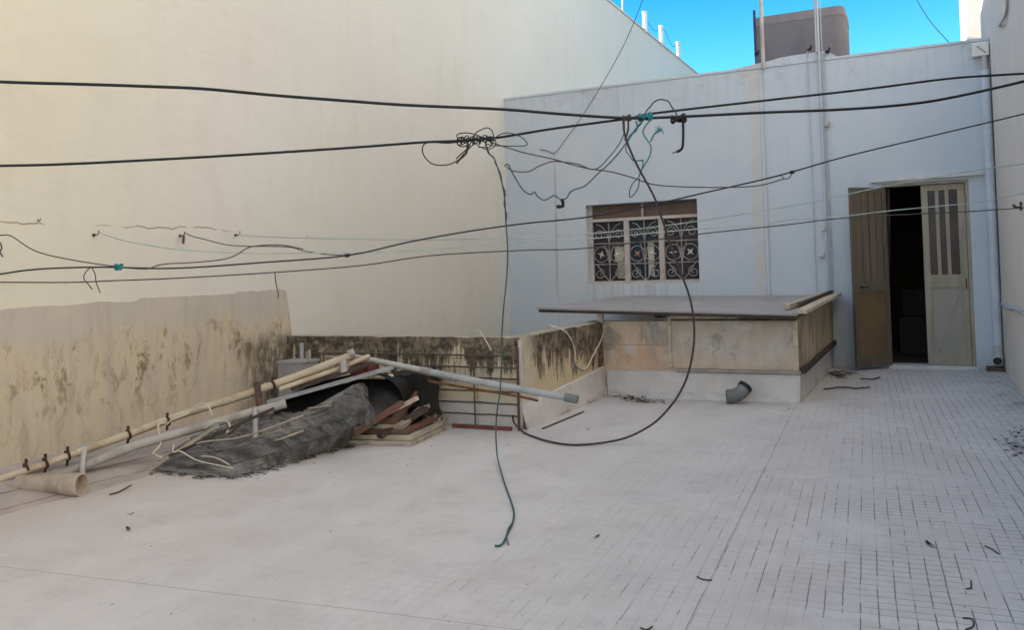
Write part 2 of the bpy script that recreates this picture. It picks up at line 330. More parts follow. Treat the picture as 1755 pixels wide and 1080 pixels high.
simple('fillet', (.50, .43, .38), (.44, .37, .33), 5, stretch=(1, 1, 1), bump=.5, bd=.012)
def mat_fillet():
    g = G('sand_cement'); p = g.pos(); x, y, z = g.sep(p)
    n = g.noise(p, 3, 7, .65); m = g.noise(g.vm(p, (2.5, .5, 1)), 3, 6, .65); f = g.noise(p, 40, 4, .65)
    c = g.mix(g.rng(n, .35, .65), (.44, .38, .34), (.37, .325, .295)); c = g.mix(g.ma('MULTIPLY', g.rng(m, .5, .65), .5), c, (.30, .26, .235))
    wb = g.ma('MULTIPLY', g.ma('SUBTRACT', g.noise(g.vm(p, (0, 1, 0)), 1.5, 5, .6), .5), .14)
    for cx_, k in ((5.37, .75), (5.12, .5)):
        d = g.rng(g.ma('ABSOLUTE', g.ma('ADD', g.ma('ADD', x, cx_), wb)), .004, .013, 1, 0); c = g.mix(g.ma('MULTIPLY', g.ma('MULTIPLY', d, g.rng(n, .35, .5)), k), c, (.10, .075, .06))
    tn = g.rng(g.noise(p, 2, 4), .5, .65); c = g.mix(g.ma('MULTIPLY', tn, .35), c, (.46, .33, .28))
    MAT['fillet'] = g.out(c, g.bump(g.ma('ADD', g.ma('MULTIPLY', f, .4), n), .7, .015), .95)
mat_fillet()
simple('shaft_floor', (.25, .24, .22), None, 3)
simple('city_ground', (.24, .21, .17), (.18, .16, .13), .05)
simple('concrete', (.36, .33, .31), (.27, .245, .225), 3.2, bump=.4, bd=.01)
simple('tank_plaster', (.20, .192, .212), (.16, .155, .172), 2.2, bump=.4, bd=.01)
simple('tank_lip', (.215, .20, .21), (.18, .17, .18), 5)
simple('sliver', (.82, .80, .76), (.78, .76, .72), 2)
simple('black_cable', (.012, .014, .018), (.02, .022, .026), 20, rough=.45)
simple('grey_line', (.055, .05, .048), (.09, .08, .075), 25, rough=.6)
simple('brown_line', (.10, .065, .052), (.065, .05, .05), 25, rough=.6)
simple('pale_line', (.44, .52, .50), (.30, .37, .36), 6, rough=.5)
simple('teal', (.02, .22, .24), (.02, .12, .15), 40, rough=.6)
simple('darkteal', (.035, .105, .115), (.04, .075, .09), 30, rough=.55)
simple('brown_cable', (.075, .045, .045), (.045, .035, .04), 20, rough=.5)
simple('white_wire', (.58, .54, .44), (.50, .45, .36), 14, rough=.5)
simple('old_pvc', (.50, .43, .32), (.34, .24, .15), 4.5, .46, .66, rough=.5, bump=.15)
simple('dirty_pvc', (.43, .415, .385), (.29, .26, .225), 5, .42, .62, rough=.5, bump=.2)
simple('grey_pvc', (.36, .37, .38), (.27, .27, .27), 5, rough=.45, bump=.1)
simple('sand_pvc', (.44, .37, .30), (.33, .27, .21), 7, rough=.65, bump=.25)
simple('elbow_pvc', (.20, .21, .21), (.13, .135, .14), 6, rough=.5, bump=.15)
simple('coupling', (.19, .215, .22), (.13, .15, .155), 10, rough=.45)
simple('rust', (.12, .075, .055), (.07, .045, .035), 18, rough=.9, bump=.4)
simple('rust_orange', (.24, .12, .05), (.13, .06, .03), 16, rough=.9)
simple('bar_steel', (.13, .10, .08), (.08, .062, .05), 14, rough=.85, bump=.3)
simple('red_steel', (.19, .06, .055), (.12, .04, .035), 12, rough=.75)
simple('red_wood', (.19, .085, .065), (.13, .085, .065), 7, .40, .6, (1, 1, 1), bump=.4)
simple('grey_wood', (.40, .345, .28), (.25, .205, .16), 9, .42, .62, bump=.5)
simple('pale_wood', (.50, .44, .34), (.34, .28, .20), 9, .42, .62, bump=.5)
simple('dark_wood', (.075, .055, .045), (.045, .035, .03), 9, bump=.5)
simple('plank', (.44, .36, .245), (.20, .145, .09), 3.0, .44, .66, (1.3, 1.3, .6), bump=.5, bd=.006)
simple('sack_and_shade_black', (.018, .018, .018), (.03, .028, .026), 6, rough=.55, bump=.5, bd=.01)  # black of the sack; also paints the shade under the arch
simple('dark_panel', (.055, .05, .044), (.028, .027, .026), 3, rough=.6, bump=.3)
simple('sheet_top', (.34, .325, .32), (.27, .255, .25), 2.5, .35, .65, rough=.75, bump=.25)
simple('sheet_edge', (.07, .05, .04), (.04, .03, .025), 7)
simple('leaf', (.10, .065, .035), (.05, .038, .025), 30)
simple('dirt', (.05, .04, .032), (.09, .07, .055), 25)
simple('clip', (.045, .025, .016), (.09, .04, .02), 30)
simple('white_paint', (.60, .585, .57), (.50, .48, .46), 6, bump=.25)
simple('window_paint', (.52, .47, .44), (.42, .34, .30), 7, .45, .65, bump=.3)
simple('grille_iron', (.34, .32, .31), (.21, .19, .18), 10, rough=.6)
simple('flower', (.66, .65, .62), (.5, .46, .42), 12)
simple('flower_red', (.42, .22, .15), (.32, .16, .11), 12)
simple('paper', (.50, .47, .38), (.38, .36, .30), 5)
simple('door_outer', (.37, .33, .255), (.29, .255, .20), 2.2, .42, .62, (6, 6, .6), bump=.2)
simple('door_outer_panel', (.385, .36, .315), (.345, .32, .275), 1.7, bump=.15)
simple('door_brown', (.165, .135, .10), (.13, .105, .078), 2.2, .4, .6, (5, 5, .5), bump=.2, rough=.5)
simple('door_brown_panel', (.17, .115, .055), (.135, .09, .045), 2, rough=.45)
simple('curtain', (.16, .11, .085), (.10, .07, .055), 5, stretch=(6, 6, .5))
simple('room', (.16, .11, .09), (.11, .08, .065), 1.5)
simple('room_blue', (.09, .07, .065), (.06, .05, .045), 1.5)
simple('conduit', (.42, .46, .51), (.36, .39, .43), 4, rough=.5)
simple('downpipe', (.56, .62, .69), (.50, .55, .61), 3, rough=.45)
simple('mast', (.50, .47, .45), (.36, .33, .31), 4, rough=.5)
simple('blue_pole', (.035, .04, .13), (.03, .03, .07), 6, rough=.5)
simple('pole_white', (.80, .80, .80), (.74, .74, .74), 4, rough=.5)
simple('black_plastic', (.012, .012, .014), (.025, .025, .028), 20, rough=.5)
simple('box_white', (.37, .355, .355), (.31, .29, .28), 4, rough=.6)
def mat_net():
    g = G('shade_net'); p = g.obj()
    mp = g.n('ShaderNodeMapping'); g.put(mp.inputs['Vector'], p); mp.inputs['Rotation'].default_value = (0, 0, -1.02); mp.inputs['Scale'].default_value = (.7, 4.5, 3)
    a = g.noise(mp.outputs[0], 3.4, 7, .65, .4); f = g.noise(p, 70, 4, .7); b = g.noise(p, 9, 5, .6)
    c = g.mix(g.rng(a, .34, .66), (.08, .077, .073), (.31, .30, .285))
    c = g.mix(g.ma('MULTIPLY', g.rng(b, .52, .68), .45), c, (.26, .24, .20))
    c = g.mix(.12, c, g.mix(f, (.03, .03, .03), (.30, .29, .27)))
    g.put(g.b.inputs['Alpha'], g.rng(g.noise(g.vm(p, (1, 1, 1)), 320, 1), .38, .56, .45, 1))
    MAT['net'] = g.out(c, g.bump(g.ma('ADD', g.ma('MULTIPLY', f, .15), a), .8, .02), .95)
mat_net()
def mat_glass(name, tint):
    g = G(name); g.b.inputs['Base Color'].default_value = (*tint, 1); g.b.inputs['Roughness'].default_value = .12
    g.b.inputs['Specular IOR Level'].default_value = .22
    n = g.noise(g.obj(), 2.5, 4); g.out(g.mix(n, tint, tuple(x*2.2 for x in tint)), g.bump(n, .1, .01), g.rng(n, .3, .7, .08, .25)); MAT[name] = g.m
mat_glass('glass_dark', (.022, .02, .024)); mat_glass('glass_blue', (.016, .026, .036)); mat_glass('glass_purple', (.026, .018, .026))

# ------------------------------------------------------------------ mesh helpers
def BM(): return bmesh.new()
WL = {}
def build(name, bm, mat, parent=None, smooth=False, loc=None, bevel=0.0):
    if loc is None and parent is None:
        xs = [v.co for v in bm.verts]
        loc = V((sum(c.x for c in xs)/len(xs), sum(c.y for c in xs)/len(xs), min(c.z for c in xs)))
    if parent is not None:
        base = WL[parent.name]
        if loc is None:
            xs = [v.co for v in bm.verts]
            loc = V((sum(c.x for c in xs)/len(xs), sum(c.y for c in xs)/len(xs), min(c.z for c in xs)))
    loc = V(loc)
    for v in bm.verts: v.co -= loc
    if bevel: bmesh.ops.bevel(bm, geom=[e for e in bm.edges if len(e.link_faces) == 2 and e.calc_face_angle(0) > .6], offset=bevel, segments=2, affect='EDGES', profile=.6)
    bmesh.ops.recalc_face_normals(bm, faces=bm.faces[:])
    me = bpy.data.meshes.new(name); bm.to_mesh(me); bm.free()
    me.materials.append(MAT[mat] if isinstance(mat, str) else mat)
    if smooth:
        for f in me.polygons: f.use_smooth = True
        try: me.set_sharp_from_angle(angle=math.radians(40))
        except Exception: pass
    o = bpy.data.objects.new(name, me); COL.objects.link(o)
    WL[o.name] = loc
    if parent is not None: o.parent = parent; o.location = loc-WL[parent.name]
    else: o.location = loc
    return o
def tag(o, label=None, cat=None, group=None, kind=None):
    for k, v in (('label', label), ('category', cat), ('group', group), ('kind', kind)):
        if v: o[k] = v
    return o
def thing(name, loc, label, cat, group=None):
    o = bpy.data.objects.new(name, None); COL.objects.link(o); o.location = loc; WL[o.name] = V(loc)
    o.empty_display_size = .2
    return tag(o, label, cat, group)
def box(bm, lo, hi):
    lo, hi = V(lo), V(hi)
    vs = [bm.verts.new((x, y, z)) for x in (lo.x, hi.x) for y in (lo.y, hi.y) for z in (lo.z, hi.z)]
    for q in ((0, 1, 3, 2), (4, 6, 7, 5), (0, 4, 5, 1), (2, 3, 7, 6), (0, 2, 6, 4), (1, 5, 7, 3)): bm.faces.new([vs[i] for i in q])
    return vs
def beam(bm, a, b, w, h, up=(0, 0, 1)):
    a, b = V(a), V(b); d = (b-a).normalized(); s = d.cross(V(up)).normalized(); u = s.cross(d).normalized()
    vs = [bm.verts.new(p + s*i*w/2 + u*j*h/2) for p in (a, b) for i in (-1, 1) for j in (-1, 1)]
    for q in ((0, 1, 3, 2), (4, 6, 7, 5), (0, 4, 5, 1), (2, 3, 7, 6), (0, 2, 6, 4), (1, 5, 7, 3)): bm.faces.new([vs[i] for i in q])
def catmull(P, k=6):
    P = [V(p) for p in P]
    if len(P) < 3 or k < 2: return P
    out = []
    for i in range(len(P)-1):
        p1, p2 = P[i], P[i+1]
        p0 = P[i-1] if i else p1*2-p2
        p3 = P[i+2] if i+2 < len(P) else p2*2-p1
        for j in range(k):
            t = j/k
            out.append(.5*((2*p1)+(p2-p0)*t+(2*p0-5*p1+4*p2-p3)*t*t+(3*p1-p0-3*p2+p3)*t**3))
    out.append(P[-1]); return out
def tube(bm, P, r, seg=6, k=6, wob=0.0, cap=True, hollow=0.0):
    P = catmull(P, k)
    if wob: P = [p+V((mnoise.noise(p*9+V((0, 5, 0))), mnoise.noise(p*9+V((7, 0, 0))), mnoise.noise(p*9+V((0, 0, 3)))))*wob for p in P]
    P = [p for i, p in enumerate(P) if i == 0 or (p-P[i-1]).length > 1e-5]
    n = len(P); T = [(P[min(i+1, n-1)]-P[max(i-1, 0)]).normalized() for i in range(n)]
    u = T[0].orthogonal().normalized(); rings = []
    for i in range(n):
        u = (u-T[i]*u.dot(T[i])).normalized(); w = T[i].cross(u)
        rr = r(i/(n-1)) if callable(r) else r
        rings.append([bm.verts.new(P[i]+(u*math.cos(2*math.pi*s/seg)+w*math.sin(2*math.pi*s/seg))*rr) for s in range(seg)])
    for a, b in zip(rings, rings[1:]):
        for s in range(seg): bm.faces.new((a[s], a[(s+1) % seg], b[(s+1) % seg], b[s]))
    if hollow:
        inner = []
        for idx in (0, n-1):
            c = P[idx]; d = T[idx]*(1 if idx == 0 else -1)
            ring = rings[idx]
            r1 = [bm.verts.new(c+(v.co-c)*hollow) for v in ring]
            r2 = [bm.verts.new(v.co+d*min(.35, (P[-1]-P[0]).length*.45)) for v in r1]
            for s in range(seg):
                bm.faces.new((ring[s], ring[(s+1) % seg], r1[(s+1) % seg], r1[s])); bm.faces.new((r1[s], r1[(s+1) % seg], r2[(s+1) % seg], r2[s]))
            bm.faces.new(r2)
    elif cap:
        bm.faces.new(rings[0][::-1]); bm.faces.new(rings[-1])
def prism(bm, pts, z0, z1):
    a = [bm.verts.new((p[0], p[1], z0)) for p in pts]; b = [bm.verts.new((p[0], p[1], z1)) for p in pts]
    n = len(pts); bm.faces.new(a[::-1]); bm.faces.new(b)
    for i in range(n): bm.faces.new((a[i], a[(i+1) % n], b[(i+1) % n], b[i]))
def extrude_poly(bm, pts, vec):
    a = [bm.verts.new(p) for p in pts]; b = [bm.verts.new(V(p)+V(vec)) for p in pts]
    n = len(pts); bm.faces.new(a[::-1]); bm.faces.new(b)
    for i in range(n): bm.faces.new((a[i], a[(i+1) % n], b[(i+1) % n], b[i]))
def loft(bm, rows, ku=5, kv=4, disp=None, thick=0.0):
    rows = [catmull(r, ku) for r in rows]
    cols = [catmull([r[i] for r in rows], kv) for i in range(len(rows[0]))]
    g = [[bm.verts.new(disp(p) if disp else p) for p in c] for c in cols]
    fs = []
    for a, b in zip(g, g[1:]):
        for j in range(len(a)-1): fs.append(bm.faces.new((a[j], a[j+1], b[j+1], b[j])))
    if thick: bmesh.ops.solidify(bm, geom=fs, thickness=thick)
def wall_holes(bm, x0, x1, z0, z1, yf, yb, holes, jag=None):
    xs = sorted({x0, x1, *[h[0] for h in holes], *[h[1] for h in holes]}); zs = sorted({z0, z1, *[h[2] for h in holes], *[h[3] for h in holes]})
    ins = lambda x, z: any(h[0] < x < h[1] and h[2] < z < h[3] for h in holes)
    vd = {}
    def v(x, y, z):
        k = (round(x, 5), y, round(z, 5))
        if k not in vd: vd[k] = bm.verts.new((x, y, z))
        return vd[k]
    for i in range(len(xs)-1):
        for j in range(len(zs)-1):
            a, b, c, d = xs[i], xs[i+1], zs[j], zs[j+1]
            if ins((a+b)/2, (c+d)/2): continue
            for y in (yf, yb): bm.faces.new((v(a, y, c), v(b, y, c), v(b, y, d), v(a, y, d)))
            for (p, q, t) in (((a, c), (a, d), (a-.001, (c+d)/2)), ((b, c), (b, d), (b+.001, (c+d)/2)), ((a, c), (b, c), ((a+b)/2, c-.001)), ((a, d), (b, d), ((a+b)/2, d+.001))):
                if ins(*t) or not (x0 < t[0] < x1 and z0 < t[1] < z1):
                    bm.faces.new((v(p[0], yf, p[1]), v(q[0], yf, q[1]), v(q[0], yb, q[1]), v(p[0], yb, p[1])))

D = 12.3; XR = .8; PF = 6.88; SX = -1.2; SY = 9.03; BX = -3.235
def xl(y): return -5.74-.0226*(min(y, 12.3)-3.9)

# ------------------------------------------------------------------ setting: ground far below, terrace floor
bm = BM(); box(bm, (-800, -800, -8.5), (800, 800, -8)); tag(build('street_level_ground', bm, 'city_ground'), kind='structure')
bm = BM(); fl = [(xl(-4)-.05, -7), (XR+.05, -7), (XR+.05, D+.1), (SX-.02, D+.1), (SX-.02, SY+.05), (BX-.05, SY+.05), (BX-.05, PF+.05), (xl(PF)-.05, PF+.05)]
prism(bm, fl, -.3, 0); tag(build('roof_terrace_floor', bm, 'floor'), kind='structure')
bm = BM(); box(bm, (xl(12)-.1, PF+.1, -3.6), (SX, D+.1, -3.4)); tag(build('light_shaft_floor', bm, 'shaft_floor'), kind='structure')
# sand-cement fillet along the left wall
bm = BM(); rows = []
for i in range(60):
    y = -1.55+i*(8.41/59); w = .72+.10*mnoise.noise(V((y*1.3, 0, 0))); h = .10+.02*mnoise.noise(V((y*2.1, 4, 0)))
    X0 = xl(y)
    rows.append([V((X0-.02, y, -.02)), V((X0-.02, y, h+.05)), V((X0+.12, y, h+.02)), V((X0+w*.45, y, h*.62+.006*mnoise.noise(V((y*7, 1, 1))))), V((X0+w*.85, y, .022)), V((X0+w, y, .002)), V((X0+w+.012, y, -.02))])
g_ = [[bm.verts.new(p) for p in r] for r in rows]
for a, b in zip(g_, g_[1:]):
    for j in range(len(a)-1): bm.faces.new((a[j], a[j+1], b[j+1], b[j]))
tag(build('mortar_fillet', bm, 'fillet', smooth=True), kind='structure')

# ------------------------------------------------------------------ left neighbour
t = thing('neighbour_building', (-6.2, 8, 0), 'tall blank cream side wall of the neighbour building on the left', 'building')
bm = BM()
prism(bm, [(xl(-1.6), -1.6), (xl(12.3), 12.3), (xl(12.3), 27), (-13, 27), (-13, -1.6)], -8, 7.12)
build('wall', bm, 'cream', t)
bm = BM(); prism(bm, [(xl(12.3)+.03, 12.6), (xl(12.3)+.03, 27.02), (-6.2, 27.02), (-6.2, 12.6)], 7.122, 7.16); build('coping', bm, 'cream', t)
# bare render patch standing a finger proud of the paint
bm = BM(); out = []
top = [(-60, 536), (0, 531), (60, 525), (115, 524), (170, 517), (225, 518), (245, 511), (300, 508), (360, 506), (400, 503), (410, 499), (450, 498), (478, 496), (488, 498), (492, 520), (496, 550), (498, 575)]
def onL(x, y, off=0):
    p = onX(x, y, -5.75+off)
    for _ in range(4): p = onX(x, y, xl(p.y)+off)
    return p
for x, y in top: out.append(onL(x, y))
out = [V((0, -1.5, out[0].z+.02))]+out
pts = [(p.y, p.z+.006*mnoise.noise(V((p.y*6, 2, 0)))) for p in out]; pts += [(PF-.003, .02), (-1.5, .02)]
vs = [V((xl(a)+.014, a, b)) for a, b in pts]
dens = []
for i in range(len(vs)-2):
    a, b = vs[i], vs[i+1]
    for k in range(4):
        q = a.lerp(b, k/4); q.z += .010*mnoise.noise(V((q.y*14, 3, 3))); dens.append(q)
dens += vs[-2:]
extrude_poly(bm, dens, (-.03, 0, 0)); build('render_patch', bm, 'bare_render', t)
hooks = [(160, 403), (308, 404), (403, 403), (65, 378)]
for hx, hy in hooks:
    p = onL(hx, hy); bm = BM()
    k_ = .35 if hx == 65 else .75
    tube(bm, [p+V((-.05, 0, 0)), p+V((.05, 0, 0))*k_, p+V((.075, .0, .02))*k_, p+V((.07, .01, .045))*k_], .006*k_, 6, 4); tube(bm, [p+V((.0, 0, 0)), p+V((.010, 0, 0))], .017*k_, 8, 1)
    if hx == 308: tube(bm, [p+V((.045, 0, 0)), p+V((.05, -.01, -.07))], .01, 6, 1)
    build('wall_hook', bm, 'rust', t, True)

# poles on the left roof
pp = None
for i, (px, py, ty) in enumerate(((1110, 58, 20), (1138, 80, 44), (1167, 103, 72))):
    r = ray(px, py); base = EYE+r*((7.1-H)/r.z); base = EYE+(base-EYE)*.99
    topz = onY(px, ty, base.y).z
    nm = ('tall white post at the near end of the neighbour roof edge', 'middle white post of the three on the neighbour roof edge', 'shortest-looking white post, farthest along the neighbour roof edge')[i]
    bm = BM(); tube(bm, [V((base.x-.06, base.y, 7.1)), V((base.x-.06, base.y, topz))], .056, 10, 1)
    tube(bm, [V((base.x-.06, base.y, topz)), V((base.x-.06, base.y, topz+.02))], .066, 10, 1)
    tag(build('roof_post', bm, 'pole_white', None, True), nm, 'post', 'white posts on the neighbour roof')
def linew(name, P, r, mat, label, cat='wire', k=6, group=None, seg=6, wob=0.0):
    bm = BM(); tube(bm, P, r, seg, k, wob); return tag(build(name, bm, mat, None, True), label, cat, group)
linew('roof_line', [onY(1110, 38, 19.7), onY(1122, 52, 20.3), onY(1138, 50, 21), onY(1152, 78, 21.8), onY(1167, 76, 22.6)], .006, 'grey_line', 'thin dark wire sagging between the white roof posts', 'wire')
q = onY(1068, 62, 19.5)
bm = BM(); tube(bm, [V((q.x, q.y, 6.9)), onY(1066, -60, 19.5)], .022, 8, 1); tag(build('antenna_mast', bm, 'mast', None, True), 'thin grey antenna mast rising from the neighbour roof into the sky', 'mast')

# ------------------------------------------------------------------ right neighbour
t = thing('adjoining_building', (3, 5, 0), 'tall beige rendered side wall rising along the right edge of the terrace', 'building')
bm = BM(); prism(bm, [(XR, -5), (6, -5), (6, 13.75), (XR, 13.75)], -8, 10.5); build('wall', bm, 'right', t)
bm = BM(); q0, q1 = onX(1719, 521, XR), onX(1770, 545, XR)
tube(bm, [q0+V((-.012, 0, 0)), onX(1732, 527, XR)+V((-.014, 0, -.01)), onX(1745, 530, XR)+V((-.014, 0, 0)), q1+V((-.014, 0, 0)), V((XR-.014, 4, .82))], .016, 8, 4); build('wall_pipe', bm, 'conduit', t, True)
bm = BM(); q = onX(1752, 355, XR); tube(bm, [q+V((.02, 0, 0)), q+V((-.05, 0, 0)), q+V((-.07, 0, .03))], .012, 6, 2); tube(bm, [q+V((-.002, 0, -.03)), q+V((-.002, 0, .05))], .02, 6, 1); build('wall_hook', bm, 'rust', t, True)
bm = BM(); tube(bm, [onX(1727, -60, XR)+V((-.02, 0, 0)), onX(1730, 0, XR)+V((-.02, 0, 0)), onX(1727, 25, XR)+V((-.02, 0, 0)), onX(1719, 42, XR)+V((-.03, 0, 0)), onY(1712, 52, D-.12), onY(1713, 200, D-.12), onY(1716, 380, D-.12), onY(1718, 520, D-.12)], .014, 6, 6); build('wall_cable', bm, 'mast', t, True)
t = thing('sunlit_house', (2, 18, 0), 'bright sunlit white house corner showing past the end of the right wall', 'building')
bm = BM(); prism(bm, [(.70, 15.4), (5, 15.4), (5, 17.6), (.70, 17.6)], -8, 9.5); build('wall', bm, 'sliver', t)

# ------------------------------------------------------------------ rear building
t = thing('rear_building', (-2.5, D, 0), 'white limewashed one-storey rear building facing the terrace, with door, barred window and pipes', 'building')
WX0, WX1, WZ0, WZ1 = -4.615, -2.93, 1.163, 2.357
DX0, DX1, DZ1 = -.50, .50, 2.385
bm = BM(); wall_holes(bm, -6.0, XR-.002, -3.4, 4.10, D, D+.26, [(WX0, WX1, WZ0, WZ1), (DX0, DX1, .04, DZ1)]); build('wall', bm, 'rear', t)
bm = BM()                                    # thin weathered coping strip with a raised stretch before the tank
n = 46; prev = None; tv = []
for i in range(n+1):
    x = -6.0+i*(XR-.002+6.0)/n; raised = .09 if -2.16 < x < -1.1 else 0
    if x < -1.55: raised *= (x+2.16)/.61*.75+.25
    z = 4.135+.012*mnoise.noise(V((x*5, 0, 0)))+raised
    tv.append([bm.verts.new((x, D-.012, 4.102)), bm.verts.new((x, D-.012, z)), bm.verts.new((x, D+.27, z+.01)), bm.verts.new((x, D+.27, 4.102))])
for a, b in zip(tv, tv[1:]):
    for j in range(4): bm.faces.new((a[j], a[(j+1) % 4], b[(j+1) % 4], b[j]))
bm.faces.new(tv[0]); bm.faces.new(tv[-1][::-1]); build('coping', bm, 'rear', t)
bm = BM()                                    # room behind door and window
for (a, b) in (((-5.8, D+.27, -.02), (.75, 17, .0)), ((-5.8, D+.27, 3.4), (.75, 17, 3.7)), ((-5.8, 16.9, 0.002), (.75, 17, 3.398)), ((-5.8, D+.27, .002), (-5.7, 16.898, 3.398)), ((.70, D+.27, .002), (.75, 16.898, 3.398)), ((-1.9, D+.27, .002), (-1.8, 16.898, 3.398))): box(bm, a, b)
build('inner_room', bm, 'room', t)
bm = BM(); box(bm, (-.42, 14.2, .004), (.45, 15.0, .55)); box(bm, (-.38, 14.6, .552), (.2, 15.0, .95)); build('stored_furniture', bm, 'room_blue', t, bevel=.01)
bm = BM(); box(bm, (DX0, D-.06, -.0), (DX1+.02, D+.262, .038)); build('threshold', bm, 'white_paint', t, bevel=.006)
bm = BM(); beam(bm, (-.63, D-.03, DZ1+.045), (.66, D-.03, DZ1+.055), .06, .035); build('drip_ledge', bm, 'white_paint', t, bevel=.006)

# window
wf = thing_w = BM(); yw = D+.13
fw = .05
for (a, b) in (((WX0+.002, yw, WZ0), (WX0+fw, yw+.05, WZ1)), ((WX1-fw+.02, yw, WZ0), (WX1-.002, yw+.05, WZ1)), ((WX0+fw, yw+.002, WZ0), (WX1-fw+.02, yw+.052, WZ0+.045))): box(wf, a, b)
ZT = 2.125
MX = (-4.03, -3.50)
w = build('window', wf, 'window_paint', t, bevel=.004)
bm = BM(); beam(bm, (WX0+.05, yw+.015, ZT), (WX1-.03, yw+.015, ZT), .06, .045); build('transom', bm, 'window_paint', w, bevel=.004)
for mx in MX:
    bm = BM(); box(bm, (mx-.038, yw-.01, WZ0+.046), (mx+.038, yw+.052, ZT-.024)); build('mullion', bm, 'window_paint', w, bevel=.005)
bm = BM(); box(bm, (-3.79, yw, ZT+.024), (-3.765, yw+.03, WZ1)); build('mullion', bm, 'window_paint', w)
bays = [(WX0+fw, MX[0]-.038, 'glass_dark'), (MX[0]+.038, MX[1]-.038, 'glass_blue'), (MX[1]+.038, WX1-.03, 'glass_dark')]
for a, b, m in bays:
    bm = BM(); box(bm, (a, yw+.055, WZ0+.04), (b, yw+.062, ZT)); build('pane', bm, m, w)
bm = BM(); box(bm, (WX0+.01, yw+.055, ZT+.01), (WX1-.01, yw+.062, WZ1-.002)); build('pane', bm, 'room', w)
bm = BM(); box(bm, (-4.20, yw+.042, 1.24), (-4.075, yw+.052, 1.50)); build('paper_note', bm, 'paper', w)
bm = BM(); box(bm, (-4.235, yw+.042, 1.505), (-4.09, yw+.052, 1.72)); build('paper_note', bm, 'paper', w)
bm = BM(); box(bm, (-3.72, yw+.042, 1.27), (-3.63, yw+.052, 1.78)); build('paper_note', bm, 'paper', w)
def spiral(c, r0, turns, a0, sgn, n=22):
    P = []
    for i in range(n+1):
        s = i/n; a = a0+sgn*turns*2*math.pi*s; r = r0*(1-.82*s)
        P.append(V((c[0]+r*math.cos(a), c[1], c[2]+r*math.sin(a))))
    return P
zr = (WZ0+.045, 1.46, 1.775, ZT-.024)
for bi, (a, b, m) in enumerate(bays):
    bm = BM(); yg = yw+.03; mid = (a+b)/2; wd = b-a; r_ = .008
    for z in zr[1:3]: tube(bm, [V((a, yg, z)), V((b, yg, z))], .009, 6, 1)
    tube(bm, [V((mid, yg, zr[0])), V((mid, yg, zr[3]))], .009, 6, 1)
    for sg in (-1, 1):
        X = lambda f: mid+sg*wd*f
        # bottom row: flared leaf curve with a volute
        tube(bm, [V((X(.02), yg, zr[0])), V((X(.20), yg, zr[0]+.10)), V((X(.33), yg, zr[0]+.20)), V((X(.40), yg, zr[1]))], r_, 5, 5)
        tube(bm, spiral((X(.33), yg, zr[0]+.11), .085, 1.5, math.pi*(.5 if sg > 0 else .5), sg), r_, 5, 1)
        # middle row: circle round a flower
        cc = (X(.25), yg, (zr[1]+zr[2])/2-.01)
        tube(bm, [V((cc[0]+.115*math.cos(q), yg, cc[2]+.115*math.sin(q))) for q in [i*math.pi/12 for i in range(25)]], r_, 5, 1)
        tube(bm, [V((X(.0), yg, zr[1])), V((X(.06), yg, cc[2])), V((X(.14), yg, zr[2]-.02))], r_, 5, 4)
        # top row: fleur curve with curl
        tube(bm, [V((X(0), yg, zr[2]+.02)), V((X(.08), yg, zr[2]+.16)), V((X(.22), yg, zr[3]-.07)), V((X(.40), yg, zr[3]-.03))], r_, 5, 5)
        tube(bm, spiral((X(.30), yg, zr[2]+.13), .08, 1.5, 0 if sg < 0 else math.pi, -sg), r_, 5, 1)
    gr = build('grille', bm, 'grille_iron', w, True)
    for sg in (-1, 1):
        cc = V((mid+sg*wd*.25, yg-.006, (zr[1]+zr[2])/2-.01)); bm = BM()
        rot = .35*sg+bi
        ctr = bm.verts.new(cc+V((0, -.018, 0))); rim = []
        for i in range(8):
            rr = .066 if i % 2 == 0 else .022; an = rot+i*math.pi/4
            rim.append(bm.verts.new(cc+V((rr*math.cos(an), 0, rr*math.sin(an)))))
        for i in range(8): bm.faces.new((ctr, rim[i], rim[(i+1) % 8]))
        bm.faces.new(rim[::-1]); build('rosette', bm, 'flower_red' if (bi == 1 and sg < 0) else 'flower', w)

# door
dr = thing('door', (0, D+.1, .04), None, None); del WL['door']; WL[dr.name] = V((0, D+.1, .04)); dr.parent = t; dr.location = WL[dr.name]-WL[t.name]
bm = BM(); 
box(bm, (DX0+.001, D+.09, .04), (DX0+.035, D+.16, DZ1-.036)); box(bm, (DX1-.04, D+.015, .04), (DX1-.001, D+.16, DZ1-.036)); box(bm, (DX0+.001, D+.015, DZ1-.035), (DX1-.001, D+.16, DZ1-.001))
build('door_frame', bm, 'door_outer', dr, bevel=.003)
# right leaf (closed) : X -0.045 .. 0.455
lx0, lx1, ly = -.045, .455, D+.06
bm = BM(); z0, z1 = .045, DZ1-.04
rails = [((lx0, z0), (lx0+.075, z1)), ((lx1-.085, z0), (lx1, z1)), ((lx0+.075, z0), (lx1-.085, z0+.13)), ((lx0+.075, 1.03), (lx1-.085, 1.19)), ((lx0+.075, z1-.075), (lx1-.085, z1))]
for (a, b) in rails: box(bm, (a[0], ly, a[1]), (b[0], ly+.042, b[1]))
sl = [lx0+.075, lx0+.075+.113, lx0+.075+.226]
for i, s in enumerate(sl[1:]): box(bm, (s-.028, ly+.004, 1.19), (s+.014, ly+.04, z1-.075))
leaf = build('right_leaf', bm, 'door_outer', dr, bevel=.003); leaf.name = 'door_leaf'; WL['door_leaf'] = WL.get('right_leaf', leaf.location+WL[dr.name])
bm = BM(); box(bm, (lx0+.075, ly+.018, z0+.13), (lx1-.085, ly+.03, 1.03)); build('lower_panel', bm, 'door_outer_panel', leaf)
